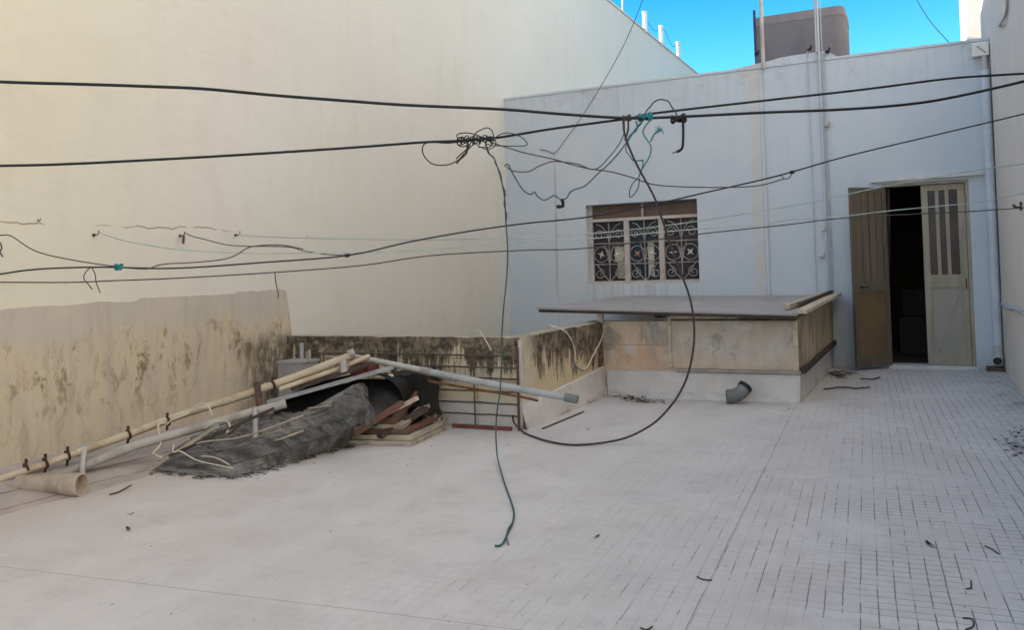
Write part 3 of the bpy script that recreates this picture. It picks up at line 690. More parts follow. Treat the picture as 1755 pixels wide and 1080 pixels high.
bm = BM(); beam(bm, V((lx0+.13, ly+.016, z0+.15)), V((lx1-.09, ly+.016, 1.0)), .012, .006, (0, 1, 0)); build('brace_line', bm, 'door_outer', leaf)
for i in range(3):
    a = lx0+.075+i*.113+(.014 if i else 0); b = lx0+.075+(i+1)*.113-(.028 if i < 2 else 0)
    b = min(b, lx1-.085)
    bm = BM(); box(bm, (a, ly+.02, 1.19), (b, ly+.026, z1-.075)); build('pane', bm, 'glass_purple' if i else 'glass_dark', leaf)
bm = BM(); tube(bm, [V((lx1-.03, ly, 1.02)), V((lx1-.03, ly-.03, 1.02)), V((lx1-.03, ly-.03, 1.12)), V((lx1-.03, ly, 1.12))], .007, 6, 3); build('handle', bm, 'rust', leaf, True)
# left leaf swung open against the wall
hx, hy = DX0+.01, D-.03
tip = onz(1455, 637); ang = math.atan2(tip.y-hy, tip.x-hx); Lw = .50
ux = V((math.cos(ang), math.sin(ang), 0)); nx = V((ux.y, -ux.x, 0))
if nx.y > 0: nx = -nx
Lw = min(.56, (V((tip.x, tip.y, 0))-V((hx, hy, 0))).length)
Mx = Matrix.Identity(4)
def leafbox(bm, a, b, z0, z1, d0, d1):
    vs = [bm.verts.new(V((hx, hy, z))+ux*s+nx*d) for s in (a, b) for d in (d0, d1) for z in (z0, z1)]
    for q in ((0, 1, 3, 2), (4, 6, 7, 5), (0, 4, 5, 1), (2, 3, 7, 6), (0, 2, 6, 4), (1, 5, 7, 3)): bm.faces.new([vs[i] for i in q])
bm = BM(); z0, z1 = .05, DZ1-.05
for (a, b, c, d) in ((0, .06, z0, z1), (Lw-.06, Lw, z0, z1), (.06, Lw-.06, z0, z0+.12), (.06, Lw-.06, 1.0, 1.13), (.06, Lw-.06, z1-.06, z1)): leafbox(bm, a, b, c, d, 0, .042)
lf = build('door_leaf', bm, 'door_brown', dr, bevel=.003)
bm = BM()
w4 = (Lw-.12)/4
for i in range(4): leafbox(bm, .06+i*w4+.006, .06+(i+1)*w4-.006, 1.13, z1-.06, .016 if i % 2 else .022, .034 if i % 2 else .03)
leafbox(bm, .06, Lw-.06, 1.13, z1-.06, .008, .014)
build('shutter_board', bm, 'door_brown', lf, bevel=.002)
bm = BM(); leafbox(bm, .06, Lw-.06, z0+.12, 1.0, .012, .028); build('lower_panel', bm, 'door_brown_panel', lf)
bm = BM(); c0 = V((hx, hy, 1.06))+ux*(Lw-.10)+nx*.05; tube(bm, [c0-nx*.01, c0+nx*.03], .012, 8, 1); tube(bm, [c0+nx*.03, c0+nx*.03-ux*.08], .008, 8, 1); build('handle', bm, 'black_plastic', lf, True)
bm = BM()                                   # curtain bunched at the left jamb
rows = []
for i, z in enumerate((2.33, 2.0, 1.6, 1.2)):
    ww = (.05, .045, .028, .012)[i]
    rows.append([V((DX0+.04+ww*s+.004*math.sin(s*19), D+.075+.010*math.sin(s*14+z), z)) for s in [k/10 for k in range(11)]])
loft(bm, rows, 2, 4, None, .003); build('curtain', bm, 'curtain', dr, True)

# pipes and cables on the rear wall
def vert(name, xpix, ytop, ybot, r, mat, seg=8, Y=D-.03, wob=.0, xpix2=None):
    a = onY(xpix, ytop, Y) if ytop is not None else None
    P = [onY(xpix, ytop, Y), onY((xpix+(xpix2 or xpix))/2, (ytop+ybot)/2, Y), onY(xpix2 or xpix, ybot, Y)]
    # keep plumb
    for p in P: p.x = P[1].x
    bm = BM(); tube(bm, P, r, seg, 5, wob); return build(name, bm, mat, t, True)
vert('conduit', 1392, 80, 508, .0065, 'conduit', wob=.004)
vert('conduit', 1409, -60, 508, .0135, 'downpipe')
vert('conduit', 1414.5, -60, 506, .006, 'conduit', wob=.004)
vert('conduit', 1420, 90, 504, .005, 'mast', wob=.006)
vert('conduit', 1396.5, -60, 90, .013, 'conduit')
vert('mast_pipe', 1305, -60, 118, .026, 'mast')
vert('aerial_cable', 1314, 118, 506, .004, 'mast', wob=.012)
vert('short_rod', 1294, 17, 97, .018, 'blue_pole')
for (px, py) in ((1297, 92), (1387, 84), (1418, 88), (1412, 395), (1418, 215), (1409, 440)):
    q = onY(px, py, D-.05); bm = BM(); tube(bm, [q+V((0, .05, 0)), q, q+V((.03, -.01, .03)), q+V((.02, -.01, .05))], .012, 6, 3); tube(bm, [q+V((-.03, 0, 0)), q+V((.03, 0, 0))], .017, 6, 1); build('pipe_clamp', bm, 'black_plastic' if py < 100 else 'mast', t, True)
q = onY(1702, 300, D-.06)
bm = BM(); tube(bm, [V((.735, D-.06, .30)), V((.735, D-.06, 3.72))], .052, 14, 1); dp = build('downpipe', bm, 'downpipe', t, True)
for z in (.9, 2.0, 3.1):
    bm = BM(); tube(bm, [V((.735, D-.06, z)), V((.735, D-.06, z+.03))], .058, 14, 1); build('pipe_bracket', bm, 'downpipe', dp, True)
bm = BM(); box(bm, (.60, D-.10, 3.90), (.785, D-.013, 4.07)); build('rain_hopper', bm, 'sliver', t, bevel=.008)
bm = BM(); tube(bm, [V((.66, D-.108, 4.02)), V((.75, D-.106, 3.93))], .008, 6, 1); tube(bm, [V((.735, D-.06, 3.72)), V((.735, D-.06, 3.9))], .035, 10, 1); build('hopper_outlet', bm, 'mast', t, True)
# drain outlet at the foot of the downpipe
bm = BM(); tube(bm, [V((.735, D-.06, .30)), V((.735, D-.08, .18)), V((.72, D-.20, .13))], .056, 14, 6, hollow=.86); build('drain_shoe', bm, 'white_paint', t, True)
bm = BM(); c0 = V((.715, D-.199, .128)); tube(bm, [c0, c0+V((0, -.006, 0))], .046, 14, 1); build('drain_mouth', bm, 'black_plastic', t, True)
for dz, n_ in ((0, 1),):
    bm = BM(); box(bm, (.60, D-.22, .004), (.785, D-.02, .05)); build('drain_brick', bm, 'rust', t, bevel=.01)
# tank on roof
tk = thing('water_tank', (-1.55, 13.4, 4.1), 'grey brown rectangular water tank on the rear roof behind the pipes', 'tank')
bm = BM()
def rrect(x0, x1, y0, y1, r, n=5):
    P = []
    for (cx_, cy_, a0) in ((x1-r, y1-r, 0), (x0+r, y1-r, 90), (x0+r, y0+r, 180), (x1-r, y0+r, 270)):
        for i in range(n+1):
            a = math.radians(a0+90*i/n); P.append((cx_+r*math.cos(a), cy_+r*math.sin(a)))
    return P
prism(bm, rrect(-2.17, -.92, 12.9, 13.9, .12), 3.83, 4.86); build('tank_body', bm, 'tank_plaster', tk, True)
bm = BM(); prism(bm, rrect(-2.174, -.916, 12.896, 13.904, .12), 4.862, 4.985); build('tank_rim', bm, 'tank_lip', tk, True)

# roof slab behind parapet
bm = BM(); box(bm, (-5.9, D+.262, 3.702), (XR-.01, 18, 3.82)); tag(build('rear_roof_floor', bm, 'concrete'), kind='structure')

# ------------------------------------------------------------------ parapet (front piece + return)
def rough_wall(bm, path, zt, th, inner, nz=8, amp=.006, z0=-3.4):
    """path: list of plan points of the seen face; inner: offset vector per point"""
    P = []
    for a, b in zip(path, path[1:]):
        n = max(2, int((V(b)-V(a)).length/.07))
        for i in range(n): P.append(V(a).lerp(V(b), i/n))
    P.append(V(path[-1])); return P
t = thing('parapet_wall', (-4.4, PF, 0), 'low mould-blackened stone parapet behind the junk pile, turning back at its right end', 'wall')
bm = BM()
pl = [(xl(PF)+.0, PF), (BX, PF), (BX, SY-.0), (BX-.17, SY-.0), (BX-.17, PF+.17), (xl(PF)+.0, PF+.17)]
prism(bm, pl, -3.4, .80)
bmesh.ops.subdivide_edges(bm, edges=[e for e in bm.edges if abs(e.verts[0].co.z-e.verts[1].co.z) < .01 and e.verts[0].co.z > .5], cuts=24, use_grid_fill=False)
for v in bm.verts:
    if v.co.z > .5: v.co.z += .009*mnoise.noise(v.co*5)+.006*mnoise.noise(v.co*17)
bmesh.ops.triangulate(bm, faces=[f for f in bm.faces if len(f.verts) > 4])
build('wall', bm, 'parapet', t)
# painted corner pilaster strip and sloped upstand on the return
bm = BM()
ys = [PF-.002+i*(SY-PF-.0)/14 for i in range(15)]; rows = []
for i, y in enumerate(ys):
    s = i/14; hh = .19+.12*s+.012*mnoise.noise(V((y*4, 0, 9))); w_ = .045+.02*mnoise.noise(V((y*3, 3, 0)))
    rows.append([V((BX-.001, y, hh+.015)), V((BX+.014, y, hh)), V((BX+.022, y, .12)), V((BX+.03+w_*.4, y, .012)), V((BX+.035+w_*.4, y, -.01))])
g_ = [[bm.verts.new(p) for p in r] for r in rows]
for a, b in zip(g_, g_[1:]):
    for j in range(4): bm.faces.new((a[j], a[j+1], b[j+1], b[j]))
bm.faces.new([v for v in g_[0]])
build('upstand', bm, 'upstand', t, True)
bm = BM(); box(bm, (BX-.008, PF-.012, 0.0), (BX+.012, PF+.03, .775)); build('corner_bead', bm, 'upstand', t, bevel=.006)

# shaft wall with plastered front
t = thing('shaft_wall', (-2.2, SY, 0), 'low wall round the light shaft with peeling pink and white plaster above a white painted foot', 'wall')
bm = BM(); prism(bm, [(BX, SY), (SX, SY), (SX, SY+.16), (BX-.17, SY+.16), (BX-.17, SY+.002), (BX, SY+.002)], -3.4, .81); build('front_wall', bm, 'panel', t)
bm = BM(); prism(bm, [(SX-.15, SY+.162), (SX-.02, SY+.162), (SX-.02, D-.005), (SX-.15, D-.005)], -3.4, .81); build('side_wall', bm, 'panel', t)
bm = BM(); prof = [(SY-.001, .285), (SY-.03, .275), (SY-.036, .02), (SY-.06, -.01)]
rows = [[V((x, y-.006*mnoise.noise(V((x*3, z*3, 0))), z)) for y, z in prof] for x in [BX+.05+i*(SX+.02-BX-.05)/20 for i in range(21)]]
g_ = [[bm.verts.new(p) for p in r] for r in rows]
for a, b in zip(g_, g_[1:]):
    for j in range(3): bm.faces.new((a[j], a[j+1], b[j+1], b[j]))
bm.faces.new(g_[-1]); build('upstand', bm, 'upstand', t, True)
bm = BM(); box(bm, (SX-.019, SY-.034, -.01), (SX+.022, D-.004, .27)); build('side_upstand', bm, 'upstand', t, bevel=.008)
bm = BM(); box(bm, (-2.42, SY-.055, .285), (SX+.03, SY-.001, .315)); build('ledge', bm, 'concrete', t, bevel=.006)
bm = BM(); box(bm, (-2.50, SY-.02, .33), (-2.47, SY-.001, .85)); box(bm, (-2.47, SY-.022, .835), (SX-.15, SY-.002, .862)); box(bm, (-1.235, SY-.02, .318), (SX+.012, SY-.001, .83)); build('trim_strip', bm, 'pale_wood', t, bevel=.003)
# board cladding of the right side
nb = 9; yy = SY+.02
for i in range(nb):
    wd_ = (D-.02-SY-.03)/nb; x1 = SX+.028+random.uniform(0, .012)
    bm = BM(); box(bm, (SX-.018, yy+.009, .345), (x1, yy+wd_-.009, .86+random.uniform(-.012, .004))); yy += wd_
    build('cladding_board', bm, 'plank', t, bevel=.004)
bm = BM(); beam(bm, (SX+.045, SY-.03, .315), (SX+.045, D-.05, .33), .05, .055); build('bottom_rail', bm, 'dark_wood', t, bevel=.006)
# canopy
t = thing('shaft_canopy', (-2.5, SY, .9), 'flat grey sheet canopy covering the light shaft under the barred window', 'canopy')
c = [V((-3.95, 8.86, .965)), V((-1.10, 8.86, .895)), V((-1.12, D-.01, .935)), V((-4.15, D-.01, .965))]
bm = BM(); cc = [V((-3.93, 8.84, .955)), V((-1.16, 8.84, .868)), V((-1.16, D-.012, .935)), V((-4.12, D-.012, .965))]
extrude_poly(bm, [p+V((0, 0, .018)) for p in cc], (0, 0, -.018)); build('sheet', bm, 'sheet_top', t)
bm = BM(); beam(bm, cc[0]+V((.02, .03, -.018)), cc[1]+V((0, .03, -.018)), .05, .03); build('front_batten', bm, 'sheet_edge', t, bevel=.003)
bm = BM(); beam(bm, cc[3]+V((.02, -.06, -.03)), cc[2]+V((0, -.06, -.03)), .05, .05); beam(bm, (-2.6, 8.95, .87), (-2.6, D-.1, .90), .04, .05); build('rafter', bm, 'sheet_edge', t)
bm = BM(); box(bm, (-3.27, 8.98, .795), (-3.22, 9.04, .925)); build('support_post', bm, 'white_paint', t, bevel=.004)
bm = BM(); box(bm, (-1.75, 8.93, .815), (SX+.0, 9.02, .838)); build('packing_board', bm, 'sheet_edge', t)
t2 = thing('loose_planks', (-1.15, 11, .95), 'pale planks lying along the right edge of the grey canopy', 'planks')
bm = BM(); beam(bm, (-1.13, 8.85, .905), (-1.10, D-.07, .968), .11, .035); build('wide_plank', bm, 'pale_wood', t2, bevel=.005)
bm = BM(); beam(bm, (-1.33, 9.35, .935), (-1.22, 12.0, .985), .05, .045); build('batten', bm, 'pale_wood', t2, bevel=.004)
bm = BM(); beam(bm, (-1.24, 9.7, .938), (-1.15, 12.1, .998), .04, .05); build('dark_batten', bm, 'dark_wood', t2, bevel=.004)

# PVC elbow
c0 = onz(1262, 690); 
bm = BM(); tube(bm, [V((-1.86, SY-.27, .076)), V((-1.80, SY-.25, .078)), V((-1.735, SY-.22, .105)), V((-1.70, SY-.18, .15))], .068, 18, 6, hollow=.9)
pe = build('pipe_elbow', bm, 'elbow_pvc', None, True)
bm = BM(); tube(bm, [V((-1.705, SY-.187, .144)), V((-1.685, SY-.165, .170))], .074, 18, 1, hollow=.84); build('rubber_seal', bm, 'black_plastic', pe, True)
tag(pe, 'grey plastic drain elbow with a black seal at the foot of the plastered shaft wall', 'pipe')

# ------------------------------------------------------------------ steel grid leaning on the parapet
t = thing('steel_grid', (-4.2, PF-.06, 0), 'rusty welded steel grid standing against the parapet to the right of the junk pile', 'grid')
gy = PF-.045
zs_px = (610, 630, 649, 671, 691, 711)
xa, xb = onY(533, 610, gy).x, onY(889, 650, gy).x
for yp in zs_px:
    z = onY(820, yp, gy).z; bm = BM()
    x0_ = xa if yp == 610 else onY(700, yp, gy).x
    tube(bm, [V((x0_, gy, z)), V(((x0_+xb)/2, gy+.004, z+.004)), V((xb-(.09 if yp == 610 else 0), gy, z))], .0085, 6, 6, .004); build('cross_bar', bm, 'bar_steel', t, True)
for xp in (533, 741, 814, 862):
    x = onY(xp, 660, gy).x; bm = BM(); z1 = onY(xp, 600 if xp == 533 else 612, gy).z
    if xp == 862: continue
    tube(bm, [V((x, gy-.014, .01)), V((x, gy-.014, z1))], .0075, 6, 4, .003); build('upright', bm, 'bar_steel', t, True)
bm = BM(); tube(bm, [V((xb, gy-.02, .0)), V((xb, gy-.01, .72))], .013, 6, 2); build('end_post', bm, 'rust', t, True)
bm = BM(); a_, b_ = onz(762, 738), onz(879, 738); beam(bm, (a_.x, 6.80, .018), (b_.x, 6.80, .018), .03, .03); tag(build('red_bar', bm, 'red_steel', None, bevel=.003), 'dark red painted steel bar lying on the floor in front of the grid', 'bar')

# ------------------------------------------------------------------ junk pile
def P(x, y, Y): return onY(x, y, Y)
# white box / bin behind the pile
bm = BM(); a_ = P(478, 616, 6.55); b_ = P(531, 616, 6.55); a_.x += .03; b_.x -= .06; box(bm, (a_.x, 6.5, .0), (b_.x, 6.75, a_.z-.03))
tb = thing('storage_box', ((a_.x+b_.x)/2, 6.6, 0), 'off-white box standing in the corner behind the junk pile', 'box'); build('box_body', bm, 'box_white', tb, bevel=.012)
bm = BM(); box(bm, (a_.x-.01, 6.49, a_.z-.03), (b_.x+.01, 6.76, a_.z-.012)); build('box_rim', bm, 'box_white', tb, bevel=.004)
linew('standing_pipe', [V((P(508, 600, 6.72).x, 6.80, 0)), V((P(508, 600, 6.72).x, 6.80, P(508, 588, 6.8).z))], .022, 'grey_pvc', 'short grey pipe standing upright in the corner above the off-white box', 'pipe', 1)
linew('standing_pipe', [V((P(531, 640, 6.7).x, 6.70, 0)), V((P(531, 640, 6.7).x, 6.7, P(531, 600, 6.7).z))], .015, 'dirty_pvc', 'thin upright pipe at the right side of the off-white box', 'pipe', 1)

# long cream conduit with clips
LP = [(-120, 862, 3.30), (0, 822, 3.72), (60, 802, 3.95), (130, 777, 4.22), (220, 745, 4.58), (300, 715, 4.92), (380, 690, 5.25), (445, 668, 5.52), (520, 641, 5.82), (600, 610, 6.12)]
tp = thing('long_conduit', P(250, 735, 4.7), 'long cream plastic conduit with dark clips running along the left wall up onto the pile', 'pipe')
bm = BM(); tube(bm, [P(*q) for q in LP[:4]], .024, 12, 5); tube(bm, [P(*q) for q in LP[3:7]], .029, 12, 5); tube(bm, [P(*q) for q in LP[6:]], .033, 12, 5); build('tube', bm, 'old_pvc', tp, True)
for (cx_, cy_, Y_) in ((45, 803, 3.90), (78, 794, 4.02), (116, 781, 4.17), (220, 745, 4.58), (287, 722, 4.86), (467, 660, 5.60)):
    q = P(cx_, cy_, Y_); d_ = (P(300, 715, 4.92)-P(220, 745, 4.58)).normalized()
    bm = BM(); r_ = .038
    tube(bm, [q-d_*.008, q+d_*.008], r_, 12, 1); tube(bm, [q+V((0, 0, .03)), q+V((.0, 0, .062))], .010, 6, 1); tube(bm, [q-V((0, 0, .03)), q-V((.01, 0, .07))], .009, 6, 1)
    build('pipe_clip', bm, 'clip', tp, True)
bm = BM(); q = P(600, 607, 6.12); d_ = (P(600, 610, 6.12)-P(520, 641, 5.82)).normalized(); tube(bm, [q-d_*.02, q+d_*.035], .037, 12, 1, hollow=.8); build('end_coupling', bm, 'dirty_pvc', tp, True)
bm = BM(); q = P(590, 612, 6.08); tube(bm, [P(588, 618, 6.06), P(590, 640, 6.04)], .032, 10, 1); build('tee_branch', bm, 'dirty_pvc', tp, True)
# second, whiter pipe beneath
linew('gutter_pipe', [P(-120, 905, 3.38), P(0, 862, 3.74), P(100, 817, 4.05), P(150, 797, 4.22), P(230, 765, 4.52), P(300, 745, 4.78), P(400, 716, 5.10), P(490, 692, 5.34)], .034, 'dirty_pvc', 'dirty white pipe running beneath the cream conduit, its cut end on the net', 'pipe', 5, seg=14)
bm = BM(); tube(bm, [P(134, 767, 4.33), P(165, 762, 4.42)], .022, 12, 1, hollow=.75); tube(bm, [P(160, 765, 4.4), P(215, 743, 4.6)], .02, 12, 1); tag(build('grey_pipe_offcut', bm, 'grey_pvc', None, True), 'short grey pipe offcut lying against the wall on top of the cream conduit', 'pipe')
bm = BM(); tube(bm, [P(145, 770, 4.22), P(142, 790, 4.18), P(141, 815, 4.12)], .018, 8, 3); tag(build('down_pipe_offcut', bm, 'dirty_pvc', None, True), 'little upright pipe piece between cream conduit and socket pipe', 'pipe')
tc = thing('socket_pipe', onz(115, 853), 'short thick sand-coloured pipe with wide open socket, lying on the floor at left', 'pipe')
e0 = V((-4.93, 3.72, .066)); e1 = V((-4.77, 4.08, .07))
s0 = onz(70, 850); s1 = onz(125, 853)
a0 = V((s0.x-.05, s0.y, .068)); a1 = V((s1.x+.02, s1.y+.05, .072)); dd = (a1-a0).normalized()
bm = BM(); tube(bm, [a0-dd*.12, a1-dd*.1], .062, 20, 1, hollow=.9); build('pipe_barrel', bm, 'sand_pvc', tc, True)
bm = BM(); tube(bm, [a1-dd*.13, a1-dd*.11, a1], lambda s: .064+.010*min(1, s*6), 20, 1, hollow=.84); build('socket', bm, 'sand_pvc', tc, True)

# sticks
def stick(name, pts, w_, h_, mat, label, cat='stick'):
    bm = BM(); beam(bm, pts[0], pts[1], w_, h_); return tag(build(name, bm, mat, None, bevel=min(w_, h_)*.15), label, cat)
stick('wooden_batten', [onz(252, 808, .012), P(375, 728, 4.85)], .03, .022, 'grey_wood', 'long bare wooden batten with its tip on the floor at the left of the net', 'batten')
stick('wooden_batten', [P(290, 782, 4.62), P(470, 700, 5.1)], .028, .02, 'dark_wood', 'weathered dark batten half under the white pipe above the net', 'batten')
linew('thin_cane', [P(262, 800, 4.55), P(330, 762, 4.72), P(420, 748, 4.92), P(520, 712, 5.2)], .006, 'grey_wood', 'thin grey cane curving over the folds of the net', 'cane')
linew('thin_cane', [P(345, 782, 4.6), P(370, 785, 4.58), P(395, 798, 4.55)], .006, 'pale_wood', 'short pale cane on the front of the net near the floor', 'cane')
linew('dark_twig', [onz(188, 848, .01), onz(205, 843, .012), onz(225, 832, .02)], .005, 'dirt', 'dark curved twig on the floor right of the socket pipe', 'twig')
bm = BM(); tube(bm, [P(440, 656, 5.35), P(446, 700, 5.32)], .026, 8, 2); tag(build('rusty_stake', bm, 'rust', None, True), 'short rusty stake sticking up over the white pipe', 'stake')
linew('pipe_offcut', [P(437, 700, 5.16), P(438, 752, 5.02)], .020, 'dirty_pvc', 'short dirty white pipe standing under the end of the white pipe in the net', 'pipe', 1)
# white wires
linew('white_cord', [P(278, 785, 4.62), P(267, 780, 4.6), P(263, 776, 4.58), P(275, 762, 4.66), P(273, 745, 4.72), P(272, 728, 4.76), P(285, 725, 4.8)], .006, 'white_wire', 'white wire bent in a square loop at the left end of the pile', 'wire', 6)
linew('white_cord', [P(286, 728, 4.8), P(295, 720, 4.86), P(320, 710, 4.95), P(338, 694, 5.0), P(348, 692, 5.02), P(358, 698, 5.03), P(363, 712, 5.02)], .006, 'white_wire', 'white wire arching above the cream conduit', 'wire', 6)
linew('white_cord', [P(350, 735, 4.86), P(370, 724, 4.9), P(388, 722, 4.93), P(394, 732, 4.9), P(388, 742, 4.86)], .006, 'white_wire', 'white wire curl between the two long pipes', 'wire', 6)
linew('white_cord', [P(298, 762, 4.6), P(297, 775, 4.58), P(310, 774, 4.6), P(340, 790, 4.56), P(400, 803, 4.52)], .0045, 'white_wire', 'thin white wire trailing down the left front of the net', 'wire', 6)

# shade net heap
def wr(p):
    q = p.copy(); s = p.x*.52+p.y*.85; c_ = -p.x*.85+p.y*.52
    wq = 1.6*mnoise.noise(V((s*1.3, c_*2, 5))); n1 = .34-1.7*abs(mnoise.noise(V((s*.9, c_*6+wq, 1)))); n2 = .25-1.2*abs(mnoise.noise(V((s*1.4, c_*15+wq*2, 7))))
    e = min(1, max(0, (p.z+.0)/.06))
    q.z += max(-p.z*.7, (.13*n1+.045*n2))*e+.004; q.y += .04*n1*e; q.z = max(q.z, .003); return q
bm = BM()
r0 = [onz(258, 808, .002), onz(300, 811, .002), onz(345, 817, .002), onz(400, 817, .002), onz(450, 806, .002), onz(520, 786, .002), onz(575, 770, .002), onz(612, 757, .002)]
r1 = [P(262, 800, 4.62), P(300, 797, 4.66), P(345, 797, 4.70), P(400, 790, 4.80), P(455, 776, 4.98), P(520, 757, 5.28), P(575, 742, 5.55), P(612, 728, 5.82)]
r2 = [P(272, 792, 4.80), P(305, 786, 4.82), P(350, 782, 4.90), P(405, 772, 5.02), P(460, 757, 5.20), P(522, 740, 5.45), P(570, 726, 5.65), P(608, 712, 5.88)]
r2b = [P(282, 785, 4.92), P(312, 778, 4.94), P(360, 767, 5.02), P(412, 756, 5.14), P(465, 744, 5.30), P(522, 733, 5.52), P(570, 716, 5.68), P(600, 702, 5.88)]
r3 = [P(292, 777, 5.0), P(325, 766, 5.06), P(375, 750, 5.16), P(425, 738, 5.28), P(475, 730, 5.42), P(530, 718, 5.60), P(572, 700, 5.72), P(600, 688, 5.86)]
r4 = [P(305, 768, 5.15), P(340, 752, 5.22), P(390, 736, 5.32), P(435, 726, 5.45), P(485, 720, 5.58), P(535, 710, 5.68), P(576, 686, 5.78), P(604, 668, 5.88)]
r5 = [P(320, 762, 5.35), P(360, 744, 5.40), P(405, 730, 5.52), P(450, 720, 5.66), P(500, 716, 5.82), P(550, 708, 5.92), P(590, 690, 5.98), P(612, 676, 6.0)]
r6 = [V((p.x-.05, p.y+.25, max(.02, p.z-.18))) for p in r5]
rows = [r0, r1, r2, r2b, r3, r4, r5, r6]
loft(bm, [list(r) for r in zip(*rows)], 10, 16, wr)
tag(build('shade_net', bm, 'net', None, True), 'crumpled grey shade netting heaped on the floor at the left of the pile', 'net')
bm = BM()     # pulled threads lying along the folds
R_ = [catmull(x, 6) for x in (r0, r1, r2, r2b, r3, r4, r5)]
def surf(u, v):
    v = max(0, min(5.999, v)); i = int(v); u = max(0, min(.9999, u))*(len(R_[0])-1); j = int(u); f = u-j
    a = R_[i][j].lerp(R_[i][j+1], f); b = R_[i+1][j].lerp(R_[i+1][j+1], f); return wr(a.lerp(b, v-i))+V((0, -.006, .008))
for i in range(42):
    u = random.uniform(0, .8); v = random.uniform(.15, 5.4); L = random.uniform(.06, .3); dv_ = random.uniform(-.5, .25)
    tube(bm, [surf(u+L*k/5, v+dv_*k/5) for k in range(6)], random.uniform(.0012, .0032), 4, 3)
tag(build('net_threads', bm, 'grey_wood', None), 'pale pulled threads and straw lying along the folds of the grey net', 'debris', None, 'stuff')
bm = BM()     # frayed dusty hem along the floor
for i in range(150):
    s = i/149; j = s*(len(r0)-1); k = min(int(j), len(r0)-2); q = r0[k].lerp(r0[k+1], j-k)+V((random.uniform(-.03, .06), random.uniform(-.08, .03), .003))
    L = random.uniform(.02, .11); a = random.uniform(-.5, .9); e = q+V((L*math.cos(a), L*math.sin(a), random.uniform(0, .01)))
    tube(bm, [q, (q+e)/2+V((0, 0, .004)), e], random.uniform(.0015, .004), 4, 2)
tag(build('loose_fibres', bm, 'dirt', None), 'loose dusty fibres and straw along the front hem of the net', 'debris', None, 'stuff')
# hanging limb of net over dark panel
bm = BM()
a = [P(602, 664, 5.66), P(613, 657, 5.70), P(624, 658, 5.74), P(631, 668, 5.76)]
b = [P(588, 678, 5.60), P(602, 674, 5.60), P(620, 676, 5.66), P(634, 688, 5.72)]
c_ = [P(570, 690, 5.55), P(594, 694, 5.54), P(620, 700, 5.60), P(642, 710, 5.68)]
d_ = [P(565, 712, 5.52), P(592, 722, 5.50), P(618, 728, 5.58), P(640, 736, 5.66)]
loft(bm, [list(r) for r in zip(a, b, c_, d_)], 5, 5, lambda p: p+V((0, .03*mnoise.noise(V((p.x*14, 0, p.z*4))), .008*mnoise.noise(p*12))), .004)
tag(build('net_flap', bm, 'net', None, True), 'fold of grey netting hanging over the edge of the curved dark panel', 'net')

bm = BM()     # second, flatter layer of net folded back on itself
fa = [P(300, 797, 4.62), P(360, 800, 4.66), P(430, 790, 4.84), P(500, 770, 5.08), P(560, 752, 5.34), P(600, 738, 5.60)]
fb = [P(310, 786, 4.70), P(370, 784, 4.74), P(436, 772, 4.92), P(502, 753, 5.15), P(558, 734, 5.42), P(598, 718, 5.66)]
fc = [P(322, 778, 4.80), P(380, 772, 4.85), P(440, 759, 5.02), P(500, 742, 5.24), P(552, 726, 5.50), P(594, 706, 5.72)]
loft(bm, [fa, fb, fc], 8, 6, lambda p: p+V((0, -.03+.03*mnoise.noise(p*5), .012+.03*mnoise.noise(V(((p.x*.52+p.y*.85)*1.5, (p.y*.52-p.x*.85)*16, 2))))), .004)
tag(build('net_layer', bm, 'net', None, True), 'long folded strip of grey netting lying along the front of the heap', 'net')
for i_, (u0, u1, lab) in enumerate(((P(420, 776, 4.86), P(520, 738, 5.2), 'thin splintered lath half buried in the front of the net'), (P(528, 700, 5.62), P(606, 690, 5.74), 'short grey lath on top of the net by the flap'), (P(392, 745, 5.02), P(440, 706, 5.18), 'dark lath end leaning on the white pipe near the stake'))):
    stick('lath', [u0, u1], .018, .010, ('pale_wood', 'grey_wood', 'dark_wood')[i_], lab, 'batten')

# curved dark panel (an old roof sheet, arched) with a pale upper edge
bm = BM()
rim = [P(462, 692, 5.58), P(505, 672, 5.72), P(550, 655, 5.86), (P(600, 643, 6.02)), P(640, 642, 6.12), P(668, 652, 6.18), P(686, 672, 6.22), P(694, 700, 6.22)]
back = [p+V((-.03, .42, -.05)) for p in rim]; mid_ = [p.lerp(q, .5)+V((0, 0, .01)) for p, q in zip(rim, back)]
loft(bm, [rim, mid_, back], 5, 3, None, .012)
tag(build('curved_panel', bm, 'dark_panel', None, True), 'arched dark sheet spanning the middle of the junk pile', 'sheet')
# black crumpled surface put in for the shadowed hollow below the arch
bm = BM()
f0 = [P(470, 722, 5.62), P(520, 722, 5.72), P(570, 724, 5.80), P(620, 735, 5.86), P(665, 722, 6.05), P(700, 712, 6.2)]
f1 = [P(468, 700, 5.70), P(515, 690, 5.84), P(565, 684, 5.95), P(620, 694, 6.0), P(668, 694, 6.14), P(700, 695, 6.28)]
f2 = [P(475, 690, 5.82), P(520, 674, 5.98), P(570, 660, 6.12), P(620, 654, 6.22), P(668, 660, 6.3), P(700, 668, 6.4)]
f3 = [p+V((0, .3, -.02)) for p in f2]
loft(bm, [f0, f1, f2, f3], 6, 6, lambda p: p+V((0, .035*mnoise.noise(p*7), .03*mnoise.noise(p*8+V((3, 3, 3))))))
tag(build('arch_shade_fill', bm, 'sack_and_shade_black', None, True), 'crumpled black surface standing in for the shade under the arched dark sheet', 'shade fill')
